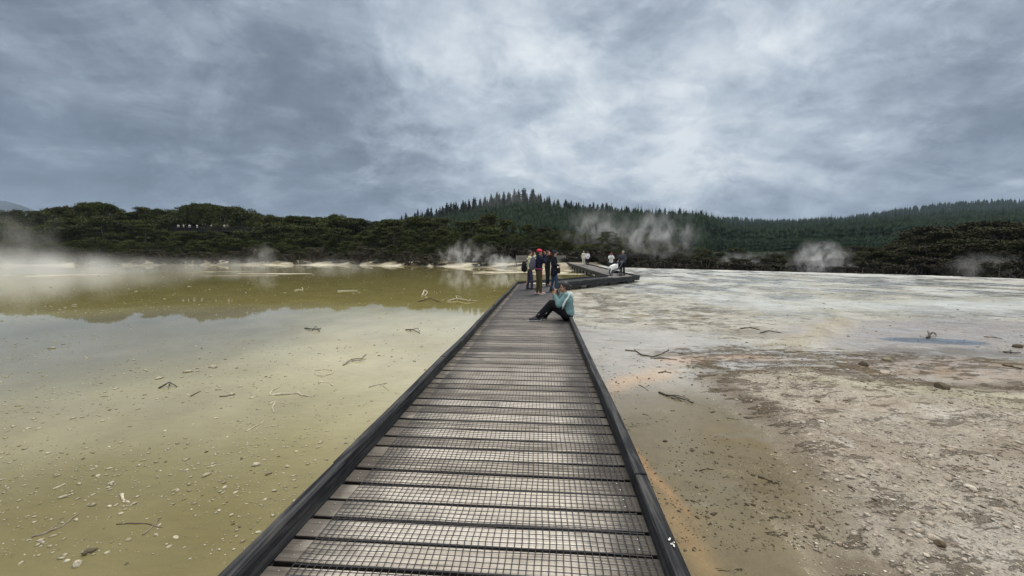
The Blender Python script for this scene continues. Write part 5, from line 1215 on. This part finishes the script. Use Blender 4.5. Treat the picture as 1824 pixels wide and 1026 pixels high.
# irregular stones
def rock_mesh(seed, n=5):
    r = np.random.default_rng(seed); m = MB(); m.ell((0, 0, 0), (1, 1, 1), 9, 6); V = np.array(m.V); Fs = m.F
    a = r.normal(size=(5, 3)); a /= np.linalg.norm(a, axis=1)[:, None]
    for q in a:
        d = V @ q; c = r.uniform(0.55, 0.8); V -= np.outer(np.maximum(d - c, 0), q)
    V *= r.uniform(0.75, 1.15, (1, 3)); return V, Fs
ROCK = []
for k in range(6):
    V, Fs = rock_mesh(k); me = bpy.data.meshes.new('stone'); me.from_pydata([tuple(v) for v in V], [], Fs); me.update(); ROCK.append((me, V))
def scatter(name, mat, pts, sizes, flatk, label, sink=0.25, zfn=None):
    """many small chips as one object"""
    n = len(pts); T = np.array([[1, 0, 0], [-0.5, 0.87, 0], [-0.5, -0.87, 0], [0.3, 0.45, 0.75], [-0.5, 0.0, 0.7], [0.35, -0.45, 0.65], [0, 0, -0.5]])
    Fq = np.array([[0, 1, 3], [1, 4, 3], [1, 2, 4], [2, 5, 4], [2, 0, 5], [0, 3, 5], [3, 4, 5], [0, 6, 1], [1, 6, 2], [2, 6, 0]])
    V = np.repeat(T[None], n, 0) * rng.uniform(0.65, 1.35, (n, 7, 3)); V[:, :, 2] *= flatk; V[:, :, 0] *= rng.uniform(0.7, 1.8, n)[:, None]
    a = rng.random(n) * 6.28; c, s = np.cos(a)[:, None], np.sin(a)[:, None]; x = V[:, :, 0] * c - V[:, :, 1] * s; y = V[:, :, 0] * s + V[:, :, 1] * c
    V[:, :, 0] = x; V[:, :, 1] = y; V *= sizes[:, None, None]; z = zfn(pts[:, 0], pts[:, 1]) if zfn is not None else np.zeros(n)
    V[:, :, 0] += pts[:, 0:1]; V[:, :, 1] += pts[:, 1:2]; V[:, :, 2] += (z + sizes * flatk * (0.35 - sink))[:, None]
    me = mesh_np(name, V.reshape(-1, 3), (Fq[None] + (np.arange(n) * 7)[:, None, None]).reshape(-1, 3)); me.materials.append(mat); o = link(name, me); tag(o, label, 'pebbles', kind='stuff'); return o
# chips in the lake: density even per picture area, clustered
n = 9500; py = 470 + 556 * rng.random(n) ** 0.9; px = rng.uniform(-150, 960, n)
Y = Yof(py); x = (px - CX) / F * Y; cl_ = fbm(x, Y, 0.5, 4, 61); keep = (x < cline(Y) - 1.1) & (rng.random(n) < sstep(cl_, 0.36, 0.62) * np.where(px > 560, 0.35, 0.8) + 0.08) & (lake_mask(x, Y) > 0.6)
x, Y = x[keep], Y[keep]; sz = rng.lognormal(0, 0.5, len(x)) * (0.0026 + 0.0017 * Y ** 0.75)
scatter('pebbles', M_CHIP, np.stack([x, Y], 1), np.clip(sz, 0.003, 0.09), 0.55, 'pale pumice chips scattered over the shallow lake', 0.15)
# gravel on the slope
n = 110000; Y = rng.uniform(1.7, 7.2, n); Y = 1.7 + (Y - 1.7) ** 1.0; x = rng.uniform(1.6, 11, n); wx = x + (fbm(x, Y, 0.9, 4, 11) - 0.5); wy = Y + (fbm(x, Y, 0.9, 4, 12) - 0.5)
gmk = in_poly_soft(wx, wy, GRAVEL, 0.4); dn = sstep(fbm(x, Y, 1.6, 4, 63), 0.35, 0.62) * 0.9 + 0.15; keep = rng.random(n) < gmk * dn; x, Y = x[keep], Y[keep]
sz = np.clip(rng.lognormal(0, 0.6, len(x)) * 0.0050, 0.002, 0.030); scatter('gravel', M_GRAV, np.stack([x, Y], 1), sz, 0.5, 'loose pinkish sinter gravel on the slope right of the walk', 0.2, gz)
# dark crumbs on the wet flats, and pale crumbs on the olive mud
n = 15000; py = rng.uniform(500, 1026, n) ** 1.0; px = rng.uniform(1000, 1950, n); Y = Yof(py); x = (px - CX) / F * Y
keep = (x > cline(Y) + 1.05) & (rng.random(n) < sstep(fbm(x, Y, 0.7, 4, 64), 0.40, 0.62) * 0.6 + 0.05); x, Y = x[keep], Y[keep]; sz = np.clip(rng.lognormal(0, 0.5, len(x)) * (0.0018 + 0.0013 * Y ** 0.8), 0.0018, 0.04)
scatter('crumbs', M_DST, np.stack([x, Y], 1), sz, 0.45, 'dark crumbs of crust strewn over the wet flats', 0.2, gz)
n = 2600; Y = rng.uniform(1.8, 9, n); x = rng.uniform(0.9, 5.5, n); keep = (x > cline(Y) + 1.1) & (rng.random(n) < 0.5); x, Y = x[keep], Y[keep]
scatter('grit', M_CHIP, np.stack([x, Y], 1), np.clip(rng.lognormal(0, 0.5, len(x)) * 0.0042, 0.002, 0.014), 0.5, 'pale grit on the olive mud', 0.2, gz)
# larger single stones
for mset, cnt, region, mat_, lab, grp, smin, smax in (
    ('a', 90, 'L', M_CHIP, 'small pale pumice stone lying in the shallow lake', 'pumice stones in the shallows', 0.010, 0.020),
    ('b', 26, 'L', M_DST, 'small dark stone lying in the shallow lake', 'dark stones in the shallows', 0.008, 0.014),
    ('c', 40, 'R', M_DST, 'small dark stone on the wet flat right of the walk', 'dark stones on the wet flat', 0.008, 0.015),
    ('d', 60, 'G', M_GRAV, 'rough stone among the pale gravel', 'stones among the gravel', 0.012, 0.030)):
    k = 0; r = random.Random(cnt)
    while k < cnt:
        if region == 'L': px, py = r.uniform(0, 760), r.uniform(600, 1015)
        elif region == 'R': px, py = r.uniform(1060, 1500), r.uniform(560, 1000)
        else: px, py = r.uniform(1400, 1824), r.uniform(720, 1020)
        q = G(px, py)
        if region == 'L' and q[0] > cline(q[1]) - 1.15: continue
        if region != 'L' and q[0] < cline(q[1]) + 1.1: continue
        gm_ = float(in_poly_soft(np.array([q[0]]), np.array([q[1]]), GRAVEL, 0.3)[0])
        if (region == 'G') != (gm_ > 0.6): continue
        me = r.choice(ROCK)[0]; key = me.name + mset
        if key not in bpy.data.meshes: m2 = me.copy(); m2.name = key; m2.materials.clear(); m2.materials.append(mat_)
        m2 = bpy.data.meshes[key]; s = r.uniform(smin, smax) * (0.7 + 0.1 * q[1]); o = link('stone', m2); z = wz(q[0], q[1])
        o.location = (q[0], q[1], z + s * 0.15); o.scale = (s * r.uniform(.8, 1.5), s, s * r.uniform(.4, .65)); o.rotation_euler = (r.uniform(-.2, .2), r.uniform(-.2, .2), r.uniform(0, 6.28)); tag(o, lab, 'stone', grp); k += 1
def big_stone(px, py, s, mat, label, seed):
    q = G(px, py); me = ROCK[seed % 6][0].copy(); me.materials.clear(); me.materials.append(mat); o = link('stone', me); o.location = (q[0], q[1], wz(q[0], q[1]) + s[2] * 0.3); o.scale = s; o.rotation_euler = (0.1, 0.1, seed); tag(o, label, 'stone')
big_stone(158, 984, (0.042, 0.03, 0.022), M_DST, 'dark pointed stone in the lower left shallows', 1)
big_stone(137, 1007, (0.03, 0.026, 0.02), M_CHIP, 'cream stone just below the dark pointed stone', 2)
big_stone(1578, 646, (0.10, 0.07, 0.05), M_CHIP, 'pale rounded stone on the tan crust', 3)
big_stone(1575, 670, (0.09, 0.06, 0.04), M_GRAV, 'second pale stone on the tan crust, nearer the gravel', 4)
big_stone(1538, 656, (0.08, 0.06, 0.05), M_DST, 'brown stone left of the pale rounded stone on the tan crust', 5)
big_stone(1676, 702, (0.12, 0.09, 0.07), M_DST, 'dark brown mound of rock at the top of the gravel', 6)
big_stone(1670, 1003, (0.045, 0.035, 0.03), M_DST, 'dark stone beneath a pale slab in the lower right gravel', 7)
big_stone(1664, 995, (0.055, 0.04, 0.02), M_GRAV, 'pale flat slab in the lower right gravel', 8)
big_stone(1812, 620, (0.12, 0.07, 0.06), M_DST, 'dark brown stone right of the blue hole', 9)

# ---------------------------------------------------------------- steam and haze
def steam(px, py_c, Y, rx, ry, rz, dens, label, scale=0.35, lo=0.45, hi=0.75, seed=0, ground=True, stretch=1.0, tilt=0.0):
    q = AT(px, py_c, Y); m, bb, p, o = new_mat('steam_%d' % seed); m.node_tree.nodes.remove(p)
    tc = bb.n('ShaderNodeTexCoord').outputs['Object']; pos = bb.n('ShaderNodeNewGeometry').outputs['Position']
    wv = bb.noise(pos, scale * 0.7, 2, 0.5, 0, 'Color'); pw = bb.vmath('ADD', pos, bb.vmath('SCALE', bb.vmath('SUBTRACT', wv, (0.5, 0.5, 0.5)), scale=1.6 / scale * 0.35))
    n = bb.noise(bb.mapping(pw, loc=(seed * 7.3, 0, 0), rot=(0, 0.5, 0), sc=(1.35, 1, 0.75)), scale, 6, 0.66, 0.5)
    tw = bb.vmath('ADD', tc, bb.vmath('SCALE', bb.vmath('SUBTRACT', wv, (0.5, 0.5, 0.5)), scale=0.9))
    d = bb.vmath('LENGTH', tw, out=1); fall = bb.mapr(d, 0.15, 0.85, 1.0, 0.0, True)
    sp_ = bb.n('ShaderNodeSeparateXYZ'); bb.put(sp_.inputs[0], tc)
    edge = bb.mapr(bb.vmath('LENGTH', tc, out=1), 0.8, 0.99, 1.0, 0.0, True)
    dn = bb.math('MULTIPLY', bb.math('MULTIPLY', bb.mapr(n, lo, hi), fall), bb.math('MULTIPLY', edge, dens))
    v = bb.n('ShaderNodeVolumePrincipled'); v.inputs['Color'].default_value = (0.93, 0.94, 0.95, 1); v.inputs['Anisotropy'].default_value = 0.0; bb.put(v.inputs['Density'], dn)
    m.node_tree.links.new(v.outputs[0], o.inputs['Volume'])
    mb = MB(); mb.ell((0, 0, 0), (1, 1, 1), 20, 12); ob = mb.build('steam', m, None); ob.location = q; ob.scale = (rx, ry, rz); ob.rotation_euler = (0, tilt, 0)
    tag(ob, label, 'steam', kind='stuff')
    return ob
steam(-60, 486, 34, 17, 12, 3.6, 0.30, 'white mist drifting over the lake at the far left', 0.30, 0.40, 0.72, 1)
steam(120, 488, 42, 19, 10, 2.8, 0.24, 'low white mist lying on the lake in front of the left shore', 0.34, 0.40, 0.70, 14)
steam(400, 480, 54, 14, 7, 2.4, 0.20, 'thin mist over the middle of the far lake', 0.36, 0.42, 0.72, 2)
steam(470, 462, 60, 2.4, 2, 3.8, 0.35, 'slender wisp of steam by the far shore', 0.8, 0.40, 0.68, 3)
steam(600, 480, 58, 13, 6, 2.2, 0.14, 'faint mist over the lake in front of the bush', 0.4, 0.42, 0.70, 4)
steam(835, 458, 62, 7, 3, 3.4, 0.50, 'curling wisps of steam left of the people', 0.75, 0.47, 0.64, 5)
steam(897, 471, 46, 3.0, 1.5, 1.5, 1.3, 'small dense puff of steam just left of the people', 1.3, 0.43, 0.64, 6, tilt=0.3)
steam(1160, 420, 66, 12.0, 5, 5.8, 0.34, 'large rising cloud of steam above the man and the stroller', 0.5, 0.45, 0.70, 7)
steam(1060, 412, 70, 8.0, 4, 6.0, 0.26, 'tall faint plume of steam above the couple', 0.45, 0.44, 0.68, 8)
steam(1325, 470, 55, 6.0, 2.5, 2.2, 0.5, 'low steam at the rim of the white flats', 0.8, 0.42, 0.68, 9)
steam(1462, 466, 45, 5.0, 3, 3.3, 0.95, 'dense white burst of steam behind the rim of the white flats', 0.8, 0.43, 0.70, 10)
steam(1755, 481, 36, 5, 2, 2.0, 0.4, 'thin steam in front of the dark bush beyond the white flats', 0.9, 0.45, 0.7, 11)
steam(30, 425, 62, 9.0, 4, 6.0, 0.10, 'faint steam in front of the trees at the far left', 0.4, 0.40, 0.7, 12)
steam(915, 366, 300, 50, 20, 30, 0.016, 'thin mist among the pines on the ridge', 0.06, 0.4, 0.65, 13)

hz_, bb, p, o = new_mat('air'); hz_.node_tree.nodes.remove(p)
v = bb.n('ShaderNodeVolumePrincipled'); v.inputs['Color'].default_value = (0.50, 0.64, 0.84, 1); v.inputs['Density'].default_value = 0.00011
hz_.node_tree.links.new(v.outputs[0], o.inputs['Volume'])
m = MB(); m.box((0, 3000, 350), (9500, 5300, 353)); ob = m.build('haze', hz_); tag(ob, 'thin bluish air between the walk and the far hills', 'haze', kind='stuff')
mnz = 10
print('objects', len(S.objects))
